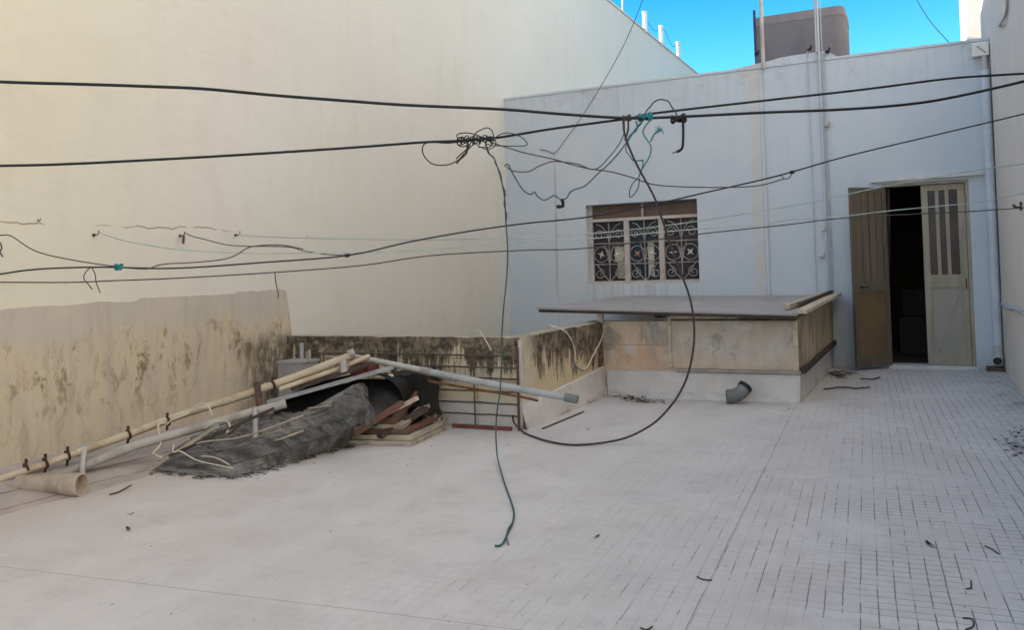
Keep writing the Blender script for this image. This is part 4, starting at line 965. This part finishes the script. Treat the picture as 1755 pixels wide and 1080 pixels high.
# sheet edges / boards lying above the arch
stick('flat_board', [P(458, 690, 5.5), P(672, 630, 6.2)], .16, .014, 'grey_pvc', 'long thin grey board lying on top of the arched dark sheet', 'board')
stick('flat_board', [P(500, 668, 5.72), P(640, 622, 6.25)], .10, .022, 'dark_wood', 'narrow dark board between the cream conduit and the grey board', 'board')
linew('rusty_pipe', [P(478, 668, 5.62), P(550, 643, 5.92), P(600, 624, 6.15), P(632, 611, 6.3)], .022, 'old_pvc', 'rust-stained pipe just below the cream conduit at the top of the pile', 'pipe', 4, seg=10)
linew('pale_pipe', [P(560, 612, 6.3), P(600, 614, 6.34), P(634, 610, 6.4)], .014, 'dirty_pvc', 'short pale rod crossing the top of the pile', 'rod', 3)
bm = BM(); a_ = P(602, 640, 6.3); b_ = P(632, 624, 6.3); box(bm, (a_.x, 6.28, a_.z-.02), (b_.x, 6.46, b_.z+.01)); tag(build('red_block', bm, 'red_steel', None, bevel=.01), 'dull red block under the pipes at the top of the pile', 'block')
bm = BM(); a_ = P(650, 652, 6.30); b_ = P(738, 630, 6.5)
vs = []
box(bm, (P(655, 650, 6.42).x, 6.46, .0), (P(728, 650, 6.5).x, 6.74, P(700, 640, 6.4).z)); bmesh.ops.subdivide_edges(bm, edges=bm.edges[:], cuts=5, use_grid_fill=True)
for v in bm.verts: v.co += V((.07*mnoise.noise(v.co*5)-(.10*max(0, v.co.z-.3) if v.co.x > P(700, 650, 6.5).x else 0), .03*mnoise.noise(v.co*7+V((9, 0, 0))), .07*mnoise.noise(v.co*5+V((0, 9, 0))) if v.co.z > .05 else 0))
tag(build('black_sack', bm, 'sack_and_shade_black', None, True), 'black filled sack against the grid behind the wooden frames', 'sack')
bm = BM(); tube(bm, [P(659, 645, 6.3), P(673, 645, 6.3)], .017, 8, 1); tag(build('bottle_cap', bm, 'pole_white', None, True), 'small white plastic piece on top of the black sack', 'scrap')

# timber frames stacked at the right foot of the pile
def frame_slab(name, c4, th, wd, mat, label):
    """hollow rectangular frame from four corners"""
    bm = BM(); n = (c4[1]-c4[0]).cross(c4[3]-c4[0]).normalized()
    if n.z < 0: n = -n
    for i in range(4):
        a, b = c4[i], c4[(i+1) % 4]; d = (b-a).normalized(); ctr = sum(c4, V())/4; inn = (ctr-(a+b)/2); inn -= d*inn.dot(d); inn.normalize()
        k = .0015*(i % 2); ext = wd if i % 2 == 0 else 0
        beam(bm, a+inn*wd/2+d*(wd*1.0 if i % 2 else 0)+n*k, b+inn*wd/2-d*(wd*1.0 if i % 2 else 0)+n*k, wd, th, n)
    for s in (.33, .66):
        a = c4[0].lerp(c4[1], s); b = c4[3].lerp(c4[2], s); d = (b-a).normalized(); beam(bm, a+d*wd, b-d*wd, wd*.6, th*.6, n)
    return tag(build(name, bm, mat, None, bevel=.003), label, 'frame', 'old timber frames stacked at the foot of the pile')
def lev(z, sh=0):
    A = onz(585, 762, 0); return None
c_fl = [onz(560, 762, 0), onz(705, 766, 0), onz(764, 738, 0), onz(640, 735, 0)]
def lift(c4, z, dx=0, dy=0, tl=0.0, s=1.0):
    m = sum(c4, V())/4; out = []
    for i, p in enumerate(c4): out.append(m+(p-m)*s+V((dx, dy, z+(tl if i in (2, 3) else 0))))
    return out
frame_slab('timber_frame', lift(c_fl, .02), .036, .07, 'grey_wood', 'lowest timber frame of the stack, bare grey, flat on the floor')
frame_slab('timber_frame', lift(c_fl, .060, -.02, .03), .034, .065, 'pale_wood', 'second timber frame from the floor, pale and flat')
frame_slab('timber_frame', lift(c_fl, .102, -.05, .05, .01, .96), .036, .065, 'red_wood', 'third timber frame of the stack, flaking dark red paint')
frame_slab('timber_frame', lift(c_fl, .135, -.08, .04, .11, .9), .038, .06, 'grey_wood', 'tilted bare timber frame above the flat ones')
frame_slab('timber_frame', lift(c_fl, .170, -.13, .02, .22, .86), .040, .06, 'red_wood', 'topmost timber frame, steeply tilted, brown red')
stick('red_rail', [P(606, 745, 5.72), P(690, 690, 6.1)], .055, .035, 'red_wood', 'red painted rail leaning across the frames in front of the black shade fill', 'rail')
stick('pale_rail', [P(608, 738, 5.82), P(716, 682, 6.3)], .035, .03, 'pale_wood', 'pale timber rail with flaking paint leaning above the red rail', 'rail')
stick('dark_plank', [P(650, 748, 5.9), P(730, 700, 6.35)], .07, .04, 'dark_wood', 'dark plank between the tilted timber frames', 'plank')
bm = BM()
for i in range(16):
    q = P(748, 735, 6.6)+V((random.uniform(-.05, .05), random.uniform(-.05, .05), 0)); q.z = 0
    tube(bm, [q, q+V((random.uniform(-.05, .05), random.uniform(-.03, .03), .07)), q+V((random.uniform(-.1, .1), random.uniform(-.05, .05), random.uniform(.08, .17)))], .004, 4, 3)
tag(build('dry_weed', bm, 'pale_wood', None), 'small dry weed at the right corner of the stacked frames', 'plant')

# long grey pipe projecting over the grid
tp = thing('grey_long_pipe', P(830, 660, 6.5), 'long light grey pipe sloping from the pile down past the steel grid', 'pipe')
bm = BM(); tube(bm, [P(608, 612, 6.38), P(735, 637, 6.50)], .026, 12, 1); build('thin_section', bm, 'dirty_pvc', tp, True)
bm = BM(); tube(bm, [P(733, 637, 6.50), P(850, 660, 6.56), P(980, 683, 6.62)], .030, 14, 3); build('wide_section', bm, 'grey_pvc', tp, True)
bm = BM(); tube(bm, [P(722, 634.5, 6.49), P(738, 638, 6.5)], .034, 12, 1); build('joint_collar', bm, 'dirty_pvc', tp, True)
bm = BM(); tube(bm, [P(968, 681, 6.615), P(990, 685, 6.63)], .036, 14, 1, hollow=.8); build('end_coupling', bm, 'coupling', tp, True)
linew('rusty_rod', [P(660, 640, 6.52), P(800, 665, 6.6), P(880, 678, 6.64), P(922, 687, 6.66)], .012, 'rust_orange', 'thin rusty rod lying just under the long light grey pipe', 'rod', 3)

# cords on the parapet
def onB(x, y, off=.012): return onX(x, y, BX+off)
linew('white_cord', [onY(822, 568, 6.95), onY(826, 572, PF-.02), onY(834, 586, PF-.02), onY(842, 601, PF-.02)], .006, 'white_wire', 'short white cord hanging over the parapet top above the steel grid', 'cord', 5)
linew('white_cord', [onB(958, 562)+V((-.1, 0, .02)), onB(965, 566)+V((0, 0, .0)), onB(978, 580), onB(985, 600), onB(986, 622), onB(996, 632), onB(1006, 630), onB(1016, 610), onB(1028, 588), onB(1036, 566)], .009, 'white_wire', 'white cord hanging in a loop on the mouldy return of the parapet', 'cord', 6)

# ------------------------------------------------------------------ cables across the terrace
PA, PB = (-5.73, 3.74), (.8, 8.1)
def wp(x, y, A=PA, B=PB):
    p = onP(x, y, A, B)
    if p.z < .012: p = onz(x, y, .012)
    return p
def W(pts, A=PA, B=PB, dY=0.0):
    out = []
    for q in pts:
        p = wp(q[0], q[1], A, B)
        if dY: p = EYE+(p-EYE)*(1+dY)
        out.append(p)
    return out
def rad(a, b): return lambda s: a+(b-a)*s
linew('overhead_cable', W([(-40, 138), (0, 140), (60, 142), (140, 144), (260, 148), (350, 152), (470, 163), (600, 173), (700, 180), (860, 187), (960, 195), (1075, 202), (1160, 200), (1300, 193), (1450, 187), (1560, 178), (1640, 165), (1755, 139), (1790, 128)]), .0113, 'black_cable', 'upper and thicker black cable sagging across the whole terrace', 'cable', 5, seg=8)
linew('overhead_cable', W([(-40, 285), (0, 284), (90, 282), (200, 277), (400, 266), (600, 253), (720, 244), (790, 241), (850, 236), (950, 220), (1075, 203), (1120, 194), (1310, 172), (1480, 153), (1620, 135), (1700, 129), (1790, 124)], dY=.003), .0095, 'black_cable', 'lower black cable carrying the wire tangle and rising to the right', 'cable', 5, seg=8)
PC = (-5.73, 3.72); PDd = (.8, 8.3)
linew('clothes_line', W([(-40, 474), (0, 470), (40, 464), (90, 460), (180, 458), (300, 460), (450, 450), (595, 438), (700, 415), (800, 397), (900, 383), (1000, 373), (1100, 355), (1200, 332), (1330, 302), (1450, 268), (1600, 232), (1755, 195), (1790, 186)], PC, PDd), .006, 'black_cable', 'dark line with knots climbing from low left to the right wall above the door', 'clothes line', 5, seg=7)
linew('clothes_line', W([(-40, 485), (0, 484), (120, 484), (200, 481), (300, 477), (470, 467), (620, 455), (740, 438), (900, 429), (1011, 425), (1200, 401), (1350, 385), (1442, 374), (1583, 366), (1667, 362), (1755, 356), (1790, 354)], PC, PDd, .02), .0045, 'grey_line', 'lowest thin grey line crossing left wall, window and door', 'clothes line', 5)
hk = [onL(*h)+V((.06, 0, .02)) for h in hooks]
def fromhook(i, pts, end=(.8, 8.5)):
    A = (hk[i].x, hk[i].y); return [hk[i]]+[onP(x, y, A, end) for x, y in pts]
linew('clothes_line', fromhook(0, [(200, 409), (250, 420), (330, 430), (450, 434), (600, 433), (700, 430), (780, 424), (900, 414), (1000, 410), (1200, 392), (1289, 387), (1350, 377), (1433, 372), (1517, 362), (1600, 354), (1679, 346), (1755, 331), (1790, 326)]), .0045, 'pale_line', 'thin line from the left-most wall hook, sagging then rising to the right wall', 'clothes line', 5)
linew('clothes_line', fromhook(1, [(330, 405), (350, 410), (400, 421), (490, 423), (520, 430), (560, 436), (595, 438)]), .0045, 'grey_line', 'short thin line from the middle wall hook joining the dark knotted line', 'clothes line', 5)
linew('clothes_line', fromhook(2, [(420, 404), (520, 408), (700, 411), (850, 409), (900, 407), (1000, 401), (1078, 394), (1196, 379), (1350, 354), (1442, 335), (1517, 319), (1600, 304), (1683, 290), (1755, 281), (1790, 278)]), .005, 'pale_line', 'pale thin line from the right-most wall hook, highest where it passes the door', 'clothes line', 5)
linew('clothes_line', W([(-40, 400), (0, 403), (20, 405), (60, 430), (120, 445), (200, 457), (250, 461), (270, 455), (290, 452), (330, 450), (380, 445), (405, 437), (430, 423), (480, 420), (520, 427)], PC, PDd, .01), .0042, 'brown_line', 'slack brown line looping up and down along the left wall', 'clothes line', 6)
def knot(name, x, y, A, B, r, mat, label, n=9):
    c = onP(x, y, A, B); Pn = []
    for i in range(n*3):
        a = i*2.1; Pn.append(c+V((r*1.3*math.cos(a*.31+i), r*math.sin(a), r*math.cos(a*1.27))))
    bm = BM(); tube(bm, Pn, r*.33, 5, 3); return tag(build(name, bm, mat, None, True), label, 'knot')
knot('wire_knot', 595, 438, PC, PDd, .012, 'black_cable', 'small black knot where two lines join in front of the left wall')
knot('wire_knot', 1358, 295, PC, PDd, .012, 'black_cable', 'small black splice on the climbing dark line right of the rusty strip')
knot('wire_knot', 203, 458, PC, PDd, .020, 'teal', 'small teal rope knot on the dark line near the left edge')
linew('loose_strand', W([(1338, 300), (1345, 306), (1352, 305), (1358, 296)], PC, PDd), .004, 'grey_line', 'loose strand hanging from the splice on the climbing dark line', 'wire', 4)
linew('loose_strand', W([(155, 458), (146, 468), (144, 478), (152, 488), (158, 496)], PC, PDd), .0035, 'grey_line', 'left dangling strand under the lines near the left edge', 'wire', 4)
linew('loose_strand', W([(157, 458), (163, 470), (165, 485), (172, 502)], PC, PDd), .0035, 'grey_line', 'right dangling strand under the lines near the left edge', 'wire', 4)
linew('loose_strand', W([(471, 467), (473, 485), (477, 505), (476, 512)], PC, PDd, .02), .004, 'grey_line', 'short strand hanging straight down before the corner of the render patch', 'wire', 4)
linew('loose_strand', W([(0, 415), (3, 425), (0, 432), (5, 440)], PC, PDd, .01), .005, 'grey_line', 'frayed strand hanging at the very left edge', 'wire', 4)

# tangle on the lower cable
def tw(name, pts, r, mat, label, cat='wire', dY=0.0, k=7): return linew(name, W(pts, dY=dY), r, mat, label, cat, k)
tw('wire_loop', [(800, 241), (770, 245), (745, 244), (728, 246), (724, 258), (729, 270), (740, 280), (755, 283), (772, 281), (787, 273), (797, 262), (808, 250), (818, 244)], .0045, 'black_cable', 'large open wire loop hanging left of the tangle')
tw('wire_loop', [(808, 240), (815, 228), (827, 221), (836, 219), (843, 224), (846, 234), (844, 246), (838, 252), (820, 252)], .0045, 'grey_line', 'upright wire loop standing above the tangle')
tw('wire_loop', [(845, 238), (860, 229), (875, 228), (892, 234), (902, 243), (903, 248), (895, 250), (870, 250), (845, 249), (832, 246)], .004, 'darkteal', 'flat wire loop lying to the right of the tangle')
tw('wire_loop', [(782, 272), (790, 264), (800, 255), (802, 246), (795, 238), (785, 236), (784, 246), (790, 251), (799, 250)], .0045, 'black_cable', 'small twisted loop at the left of the tangle')
bm = BM()
cpts = []
for i in range(90):
    s = i/89; x = 786+s*58; a = i*1.15; r = 5.5*(1+.5*math.sin(i*.7))
    cpts.append(onP(x+3*math.sin(i*1.9), 241-s*3+r*math.sin(a), PA, PB)+V((0, .02*math.cos(a), 0)))
tube(bm, cpts, .0042, 5, 3); tag(build('wire_coil', bm, 'black_cable', None, True), 'dense coil of black wire wound round the lower cable', 'wire')
tw('wire_loop', [(812, 243), (822, 251), (835, 256), (846, 252), (850, 244), (842, 237), (828, 240)], .004, 'grey_line', 'small sagging wire loop just under the right half of the tangle')
tw('wire_loop', [(786, 240), (783, 232), (790, 228), (806, 228), (822, 233), (834, 239), (850, 240)], .004, 'black_cable', 'low wire hump over the left half of the tangle')
tw('wire_tail', [(806, 246), (800, 258), (791, 268), (783, 281)], .0045, 'grey_line', 'second stiff tail twisted with the black one under the tangle')
tw('wire_tail', [(800, 248), (800, 262), (790, 272), (782, 280)], .005, 'black_cable', 'short stiff black tail under the tangle')
# long hanging wire down to the floor
hang = [(832, 247), (837, 262), (846, 270), (853, 288), (860, 312), (865, 340), (867, 380), (870, 430), (868, 480), (863, 530), (860, 580), (860, 625), (857, 670), (852, 705), (850, 740), (852, 780), (860, 815)]
flr = [(868, 838), (876, 860), (881, 880), (878, 898), (870, 915), (863, 930), (856, 936), (848, 936)]
HP = W(hang)
for p in HP:
    if p.z < .1: p.z = max(p.z, .02)
linew('hanging_wire', HP+[onz(x, y, .008) for x, y in flr], .0055, 'darkteal', 'long dark teal wire hanging from the tangle, its end curled on the floor', 'wire', 6)
linew('hanging_wire', HP[:7], .0045, 'brown_line', 'short second strand beside the top of the long hanging wire', 'wire', 6, wob=.02)
linew('frayed_end', [onz(878, 898, .008), onz(872, 905, .012), onz(868, 920, .008), onz(872, 935, .006)], .003, 'darkteal', 'frayed wire strand by the end of the long teal wire on the floor', 'wire', 5)
tw('thin_cable', [(840, 243), (860, 250), (880, 256), (900, 262), (950, 273), (980, 282), (1010, 289), (1045, 294), (1080, 303), (1120, 316), (1170, 320), (1240, 321), (1300, 318), (1345, 306)], .0045, 'brown_line', 'thin brown cable sagging from the tangle across the window top')
tw('thin_cable', [(868, 286), (880, 293), (905, 294), (925, 284), (945, 277), (960, 277), (990, 281), (1020, 290), (1045, 268), (1062, 245), (1070, 225), (1069, 203)], .0045, 'brown_line', 'wavy brown cable from the tangle up to the splice of the black cables')
tw('scalloped_wire', [(866, 286), (866, 282), (872, 283), (876, 292), (885, 308), (897, 326), (909, 333), (916, 329), (921, 336), (932, 343), (944, 338), (950, 335), (960, 341), (970, 340), (980, 327), (1003, 318), (1025, 297), (1042, 282), (1062, 260), (1080, 235), (1098, 210)], .005, 'darkteal', 'scalloped dark teal wire hanging between the tangle and the teal knot')
tw('wire_clip', [(963, 341), (965, 353), (954, 354)], .014, 'black_plastic', 'small black clip hanging at the low point of the scalloped wire', 'clip', k=2)
# splice cluster
def tbox(x, y, rx, rz, mat, label, name='rope_knot'):
    c = wp(x, y); bm = BM(); Pn = []
    for i in range(40): a = i*.9; Pn.append(c+V((rx*math.cos(i*.37)*.9, rz*.8*math.cos(a), rz*math.sin(a)*(.7+.3*math.sin(i)))))
    tube(bm, Pn, rz*.34, 5, 3); tag(build(name, bm, mat, None, True), label, 'knot')
tbox(1106, 200, .05, .028, 'teal', 'bright teal rope knot binding the two black cables')
tbox(1163, 203, .055, .030, 'black_plastic', 'dark taped joint on the black cable at the right foot of the rope loop')
tbox(1074, 202, .03, .022, 'brown_cable', 'brown wrapping on the black cables where the brown cable drops')
tw('rope_loop', [(1104, 200), (1108, 190), (1115, 182), (1122, 174), (1132, 170), (1142, 172), (1146, 174), (1152, 184), (1158, 192), (1161, 201)], .0055, 'darkteal', 'dark teal rope arch above the black cables', 'rope')
tw('cable_hook', [(1170, 204), (1171, 225), (1170, 250), (1166, 257), (1160, 260)], .011, 'black_plastic', 'black hooked cable end hanging from the taped joint', 'hook', k=3)
tw('cable_hook_tail', [(1162, 259), (1152, 262)], .004, 'black_plastic', 'thin wire tip at the end of the black cable hook', 'wire', k=1)
tw('teal_strand', [(1104, 204), (1096, 215), (1088, 222), (1080, 235), (1074, 248), (1073, 258), (1080, 268), (1086, 275), (1098, 275), (1102, 275), (1100, 290), (1095, 303), (1084, 315), (1079, 328), (1080, 338), (1087, 333), (1094, 320), (1096, 305)], .0045, 'darkteal', 'teal strand zigzagging down to a narrow loop over the window corner', 'rope')
tw('teal_strand', [(1114, 206), (1105, 218), (1102, 228), (1108, 238), (1114, 247), (1116, 255), (1113, 268), (1105, 282), (1100, 290), (1095, 302)], .0055, 'teal', 'brighter teal strand dropping from the rope knot', 'rope')
tw('teal_strand', [(1115, 243), (1120, 232), (1127, 225), (1133, 222)], .006, 'teal', 'teal rope end sticking out to the right of the strands', 'rope')
tw('teal_strand', [(1090, 207), (1092, 215), (1090, 223), (1080, 232), (1076, 240)], .008, 'teal', 'short thick teal strand just under the black cables', 'rope')
bm = BM()
c = wp(1132, 223)
for i in range(22):
    v = V((random.uniform(-1, 1), random.uniform(-1, 1), random.uniform(-.8, 1))).normalized()*random.uniform(.02, .055); tube(bm, [c, c+v*.6+V((0, 0, .01)), c+v], .0016, 4, 2)
tag(build('frayed_rope_end', bm, 'teal', None), 'frayed tuft at the tip of the teal rope end', 'rope')
# brown cable hanging to the floor in a large loop
bc = [(1068, 203), (1069, 220), (1072, 235), (1078, 252), (1088, 275), (1100, 298), (1120, 335), (1130, 362), (1148, 415), (1168, 470), (1182, 510), (1189, 550), (1189, 590), (1181, 635), (1168, 668), (1148, 698)]
BP = W(bc)
end = [(1120, 726, 6.55), (1080, 748, 6.52), (1040, 759, 6.47)]
BP2 = [onY(x, y, Y) for x, y, Y in end]
for p in BP2: p.z = max(p.z, .02)
BP2 += [onz(x, y, .011) for x, y in ((985, 763), (945, 758), (915, 749), (897, 741))]+[onY(886, 731, 6.74), onY(880, 722, 6.78), onY(879, 712, 6.8)]
linew('brown_cable', BP+BP2, .0085, 'brown_cable', 'thick brown cable dropping in a wide bow past the window to the floor', 'cable', 6, seg=8)
linew('short_cable_stub', W([(1076, 203), (1077, 218), (1074, 232), (1071, 240)]), .008, 'brown_cable', 'short brown cable stub beside the start of the big bow', 'cable', 4)
# fine wires up to the sky
linew('sky_wire', [onY(1113, -30, 12.0), onY(1070, 75, 12.1), onY(1010, 180, 12.15), onY(965, 245, 12.2), onY(950, 262, D-.02), onY(938, 258, D-.02), onY(925, 256, D-.02)], .0055, 'grey_line', 'fine wire slanting down from the sky to the left part of the rear wall', 'wire', 5)
linew('wall_wire', [onY(950, 262, D-.014), onY(952, 330, D-.014), onY(954, 420, D-.014), onY(955, 500, D-.014)], .005, 'mast', 'faint thin wire running straight down the rear wall left of the window', 'wire', 3)
linew('sky_wire', [onY(1555, -30, 13.2), onY(1590, 30, 12.9), onY(1628, 74, 12.4)], .005, 'grey_line', 'fine wire slanting down to the rear wall top near the right end', 'wire', 3)

# ------------------------------------------------------------------ small things on the floor
def flake(c, s, mat, label, kindn='leaf', cat='leaf', grp=None):
    bm = BM(); n = 7; a0 = random.uniform(0, 6.28); el = random.uniform(1.4, 2.6)
    rim = []
    for i in range(n):
        a = i*2*math.pi/n; r = s*random.uniform(.7, 1.15); p = V((math.cos(a)*r*el*.6, math.sin(a)*r*.4, abs(math.cos(a))*s*.35)); p.rotate(Matrix.Rotation(a0, 3, 'Z')); rim.append(bm.verts.new(V(c)+p+V((0, 0, .004))))
    m_ = bm.verts.new(V(c)+V((0, 0, .006)))
    for i in range(n): bm.faces.new((m_, rim[i], rim[(i+1) % n]))
    bmesh.ops.solidify(bm, geom=bm.faces[:], thickness=.003)
    return tag(build(kindn, bm, mat, None), label, cat, grp)
for (x, y, s, l) in ((224, 883, .022, 'black chip on the pale floor at the left, the upper of two'), (220, 909, .028, 'dark leaf on the pale floor at the left, the lower of two'), (1315, 820, .014, 'tiny dark chip on the floor in front of the drain elbow'),
                     (1023, 922, .022, 'dark leaf on the open floor below the brown cable bow'), (1008, 737, .022, 'dark chip on the floor below the return of the parapet'), (1352, 703, .022, 'dark chip on the floor by the corner of the shaft wall')):
    flake(onz(x, y), s, 'dirt', l)
flake(onz(1594, 936), .035, 'dirt', 'small flat black slip lying across the tile lines at lower right', 'scrap', 'scrap')
def bentwire(pts, label, r=.006, mat='dirt'): linew('bent_wire', [onz(x, y, .004) for x, y in pts], r*.55, mat, label, 'scrap', 4)
bentwire([(1195, 989), (1205, 994), (1220, 995)], 'small bent black wire on the tiles, mid right foreground')
bentwire([(1098, 1077), (1108, 1080), (1118, 1075)], 'small bent black wire at the bottom edge of the picture')
bentwire([(1650, 1060), (1666, 1062), (1668, 1074), (1655, 1080)], 'hook-shaped black wire in the lower right corner')
bentwire([(1656, 1010), (1664, 1008), (1664, 996)], 'short black bent wire above the hook-shaped one at lower right')
bentwire([(1688, 936), (1700, 942), (1712, 950)], 'dark crooked wire on the tiles near the right edge')
# leaf litter at shaft wall
def litter(name, label, cs, n, sx, sy, mat='leaf', sz=(.01, .035)):
    bm = BM()
    for i in range(n):
        c = random.choice(cs); q = c+V((random.gauss(0, sx), random.gauss(0, sy), random.uniform(.003, .02)))
        a = random.uniform(0, 6.28); L = random.uniform(*sz); w_ = L*random.uniform(.25, .6)
        u = V((math.cos(a), math.sin(a), random.uniform(-.2, .3)))*L; w2 = V((-math.sin(a), math.cos(a), random.uniform(-.3, .3)))*w_
        vs = [bm.verts.new(q+u), bm.verts.new(q+w2+V((0, 0, L*.2))), bm.verts.new(q-u), bm.verts.new(q-w2)]; bm.faces.new(vs)
    for v in bm.verts: v.co.z = max(v.co.z, .003)
    return tag(build(name, bm, mat, None), label, 'leaf litter', None, 'stuff')
litter('leaf_litter', 'scattered dry leaves at the foot of the plastered shaft wall', [onz(1100, 688), onz(1085, 684), onz(1125, 690), onz(1060, 680)], 150, .09, .07)
litter('leaf_litter', 'brown leaves and bark by the corner of the open brown door leaf', [onz(1425, 642), onz(1440, 646), onz(1455, 640)], 110, .07, .12, 'leaf', (.012, .05))
litter('leaf_litter', 'black leaves and grit against the right wall', [onz(1748, 770), onz(1738, 762), onz(1752, 745)], 90, .05, .18, 'dirt', (.008, .03))
litter('leaf_litter', 'crumbs of plaster and dirt along the floor by the stacked frames', [onz(760, 748), onz(830, 760), onz(700, 775), onz(600, 800), onz(480, 830)], 70, .25, .15, 'dirt', (.003, .011))
litter('floor_grit', 'fine grit scattered over the open terrace floor', [onz(x, y) for x, y in ((300, 930), (600, 900), (500, 1000), (900, 850), (1200, 800), (1300, 1000), (1500, 900), (150, 1020), (1000, 1000), (1450, 760))], 230, .7, .6, 'dirt', (.002, .007))
linew('dark_stick', [onz(1413, 667, .012), onz(1440, 664, .02), onz(1468, 666, .012), onz(1490, 664, .01)], .009, 'dirt', 'flat dark stick on the floor between the shaft wall and the door', 'stick', 4, wob=.01)
linew('dark_stick', [onz(1475, 650, .01), onz(1492, 650, .02), onz(1508, 647, .01)], .008, 'dirt', 'short dark stick on the floor before the door threshold', 'stick', 4, wob=.01)
bm = BM(); beam(bm, onz(930, 735, .007), onz(1000, 706, .007), .016, .008); tag(build('shadow_strip', bm, 'leaf', None), 'thin dark strip standing in for the shadow line along the return of the parapet', 'stick')  # dark strip put in for the shadow line at the wall foot

# ------------------------------------------------------------------ light
w = bpy.data.worlds.new('World'); scene.world = w; w.use_nodes = True; nt = w.node_tree
sky = nt.nodes.new('ShaderNodeTexSky'); sky.sky_type = 'NISHITA'; sky.sun_disc = False
EL = 18.5; AZ = 14.0          # light travels towards +X, a little towards +Y
sky.sun_elevation = math.radians(EL); sky.sun_rotation = math.atan2(-math.cos(math.radians(AZ)), -math.sin(math.radians(AZ)))
sky.air_density = 1.0; sky.dust_density = .4; sky.ozone_density = 1.0
bg = nt.nodes['Background']; bg.inputs[1].default_value = .13
tc_ = nt.nodes.new('ShaderNodeTexCoord'); sx_ = nt.nodes.new('ShaderNodeSeparateXYZ'); nt.links.new(tc_.outputs['Generated'], sx_.inputs[0])
mr = nt.nodes.new('ShaderNodeMapRange'); mr.interpolation_type = 'SMOOTHSTEP'; nt.links.new(sx_.outputs['Y'], mr.inputs[0])
mr.inputs[1].default_value = .45; mr.inputs[2].default_value = .85; mr.inputs[3].default_value = 0; mr.inputs[4].default_value = 1
# sky ahead tinted deeper blue; unseen sky overhead and behind kept bright as fill
mt = nt.nodes.new('ShaderNodeMix'); mt.data_type = 'RGBA'; mt.inputs[6].default_value = (1.06, 1.04, 1.03, 1); nt.links.new(mr.outputs[0], mt.inputs[0])
mz = nt.nodes.new('ShaderNodeMapRange'); nt.links.new(sx_.outputs['Z'], mz.inputs[0]); mz.inputs[1].default_value = .19; mz.inputs[2].default_value = .31
mg = nt.nodes.new('ShaderNodeMix'); mg.data_type = 'RGBA'; mg.inputs[6].default_value = (.27, .80, .96, 1); mg.inputs[7].default_value = (.07, .58, .95, 1); nt.links.new(mz.outputs[0], mg.inputs[0]); nt.links.new(mg.outputs[2], mt.inputs[7])
mu = nt.nodes.new('ShaderNodeMix'); mu.data_type = 'RGBA'; mu.blend_type = 'MULTIPLY'; mu.inputs[0].default_value = 1; nt.links.new(sky.outputs[0], mu.inputs[6]); nt.links.new(mt.outputs[2], mu.inputs[7])
nt.links.new(mu.outputs[2], bg.inputs[0])
sl_ = bpy.data.lights.new('sun', 'SUN'); sl_.energy = 4.0; sl_.angle = math.radians(.5); sl_.color = (1, .90, .76)
so = bpy.data.objects.new('sun', sl_); COL.objects.link(so)
dv = V((math.cos(math.radians(EL))*math.cos(math.radians(AZ)), math.cos(math.radians(EL))*math.sin(math.radians(AZ)), -math.sin(math.radians(EL))))
so.rotation_euler = dv.to_track_quat('-Z', 'Y').to_euler()
vs_ = scene.view_settings; vs_.view_transform = 'Standard'; vs_.look = 'None'; vs_.exposure = 1.53; vs_.gamma = 1
scene.cycles.max_bounces = 10; scene.cycles.diffuse_bounces = 6

from collections import defaultdict
gd = defaultdict(list)
for o in bpy.data.objects:
    if o.parent is None and o.get('category') and o.get('kind') is None: gd[o.name.split('.')[0]].append(o)
for k, v in gd.items():
    if len(v) > 1:
        for o in v:
            if not o.get('group'): o['group'] = k.replace('_', ' ')+' pieces on the terrace'
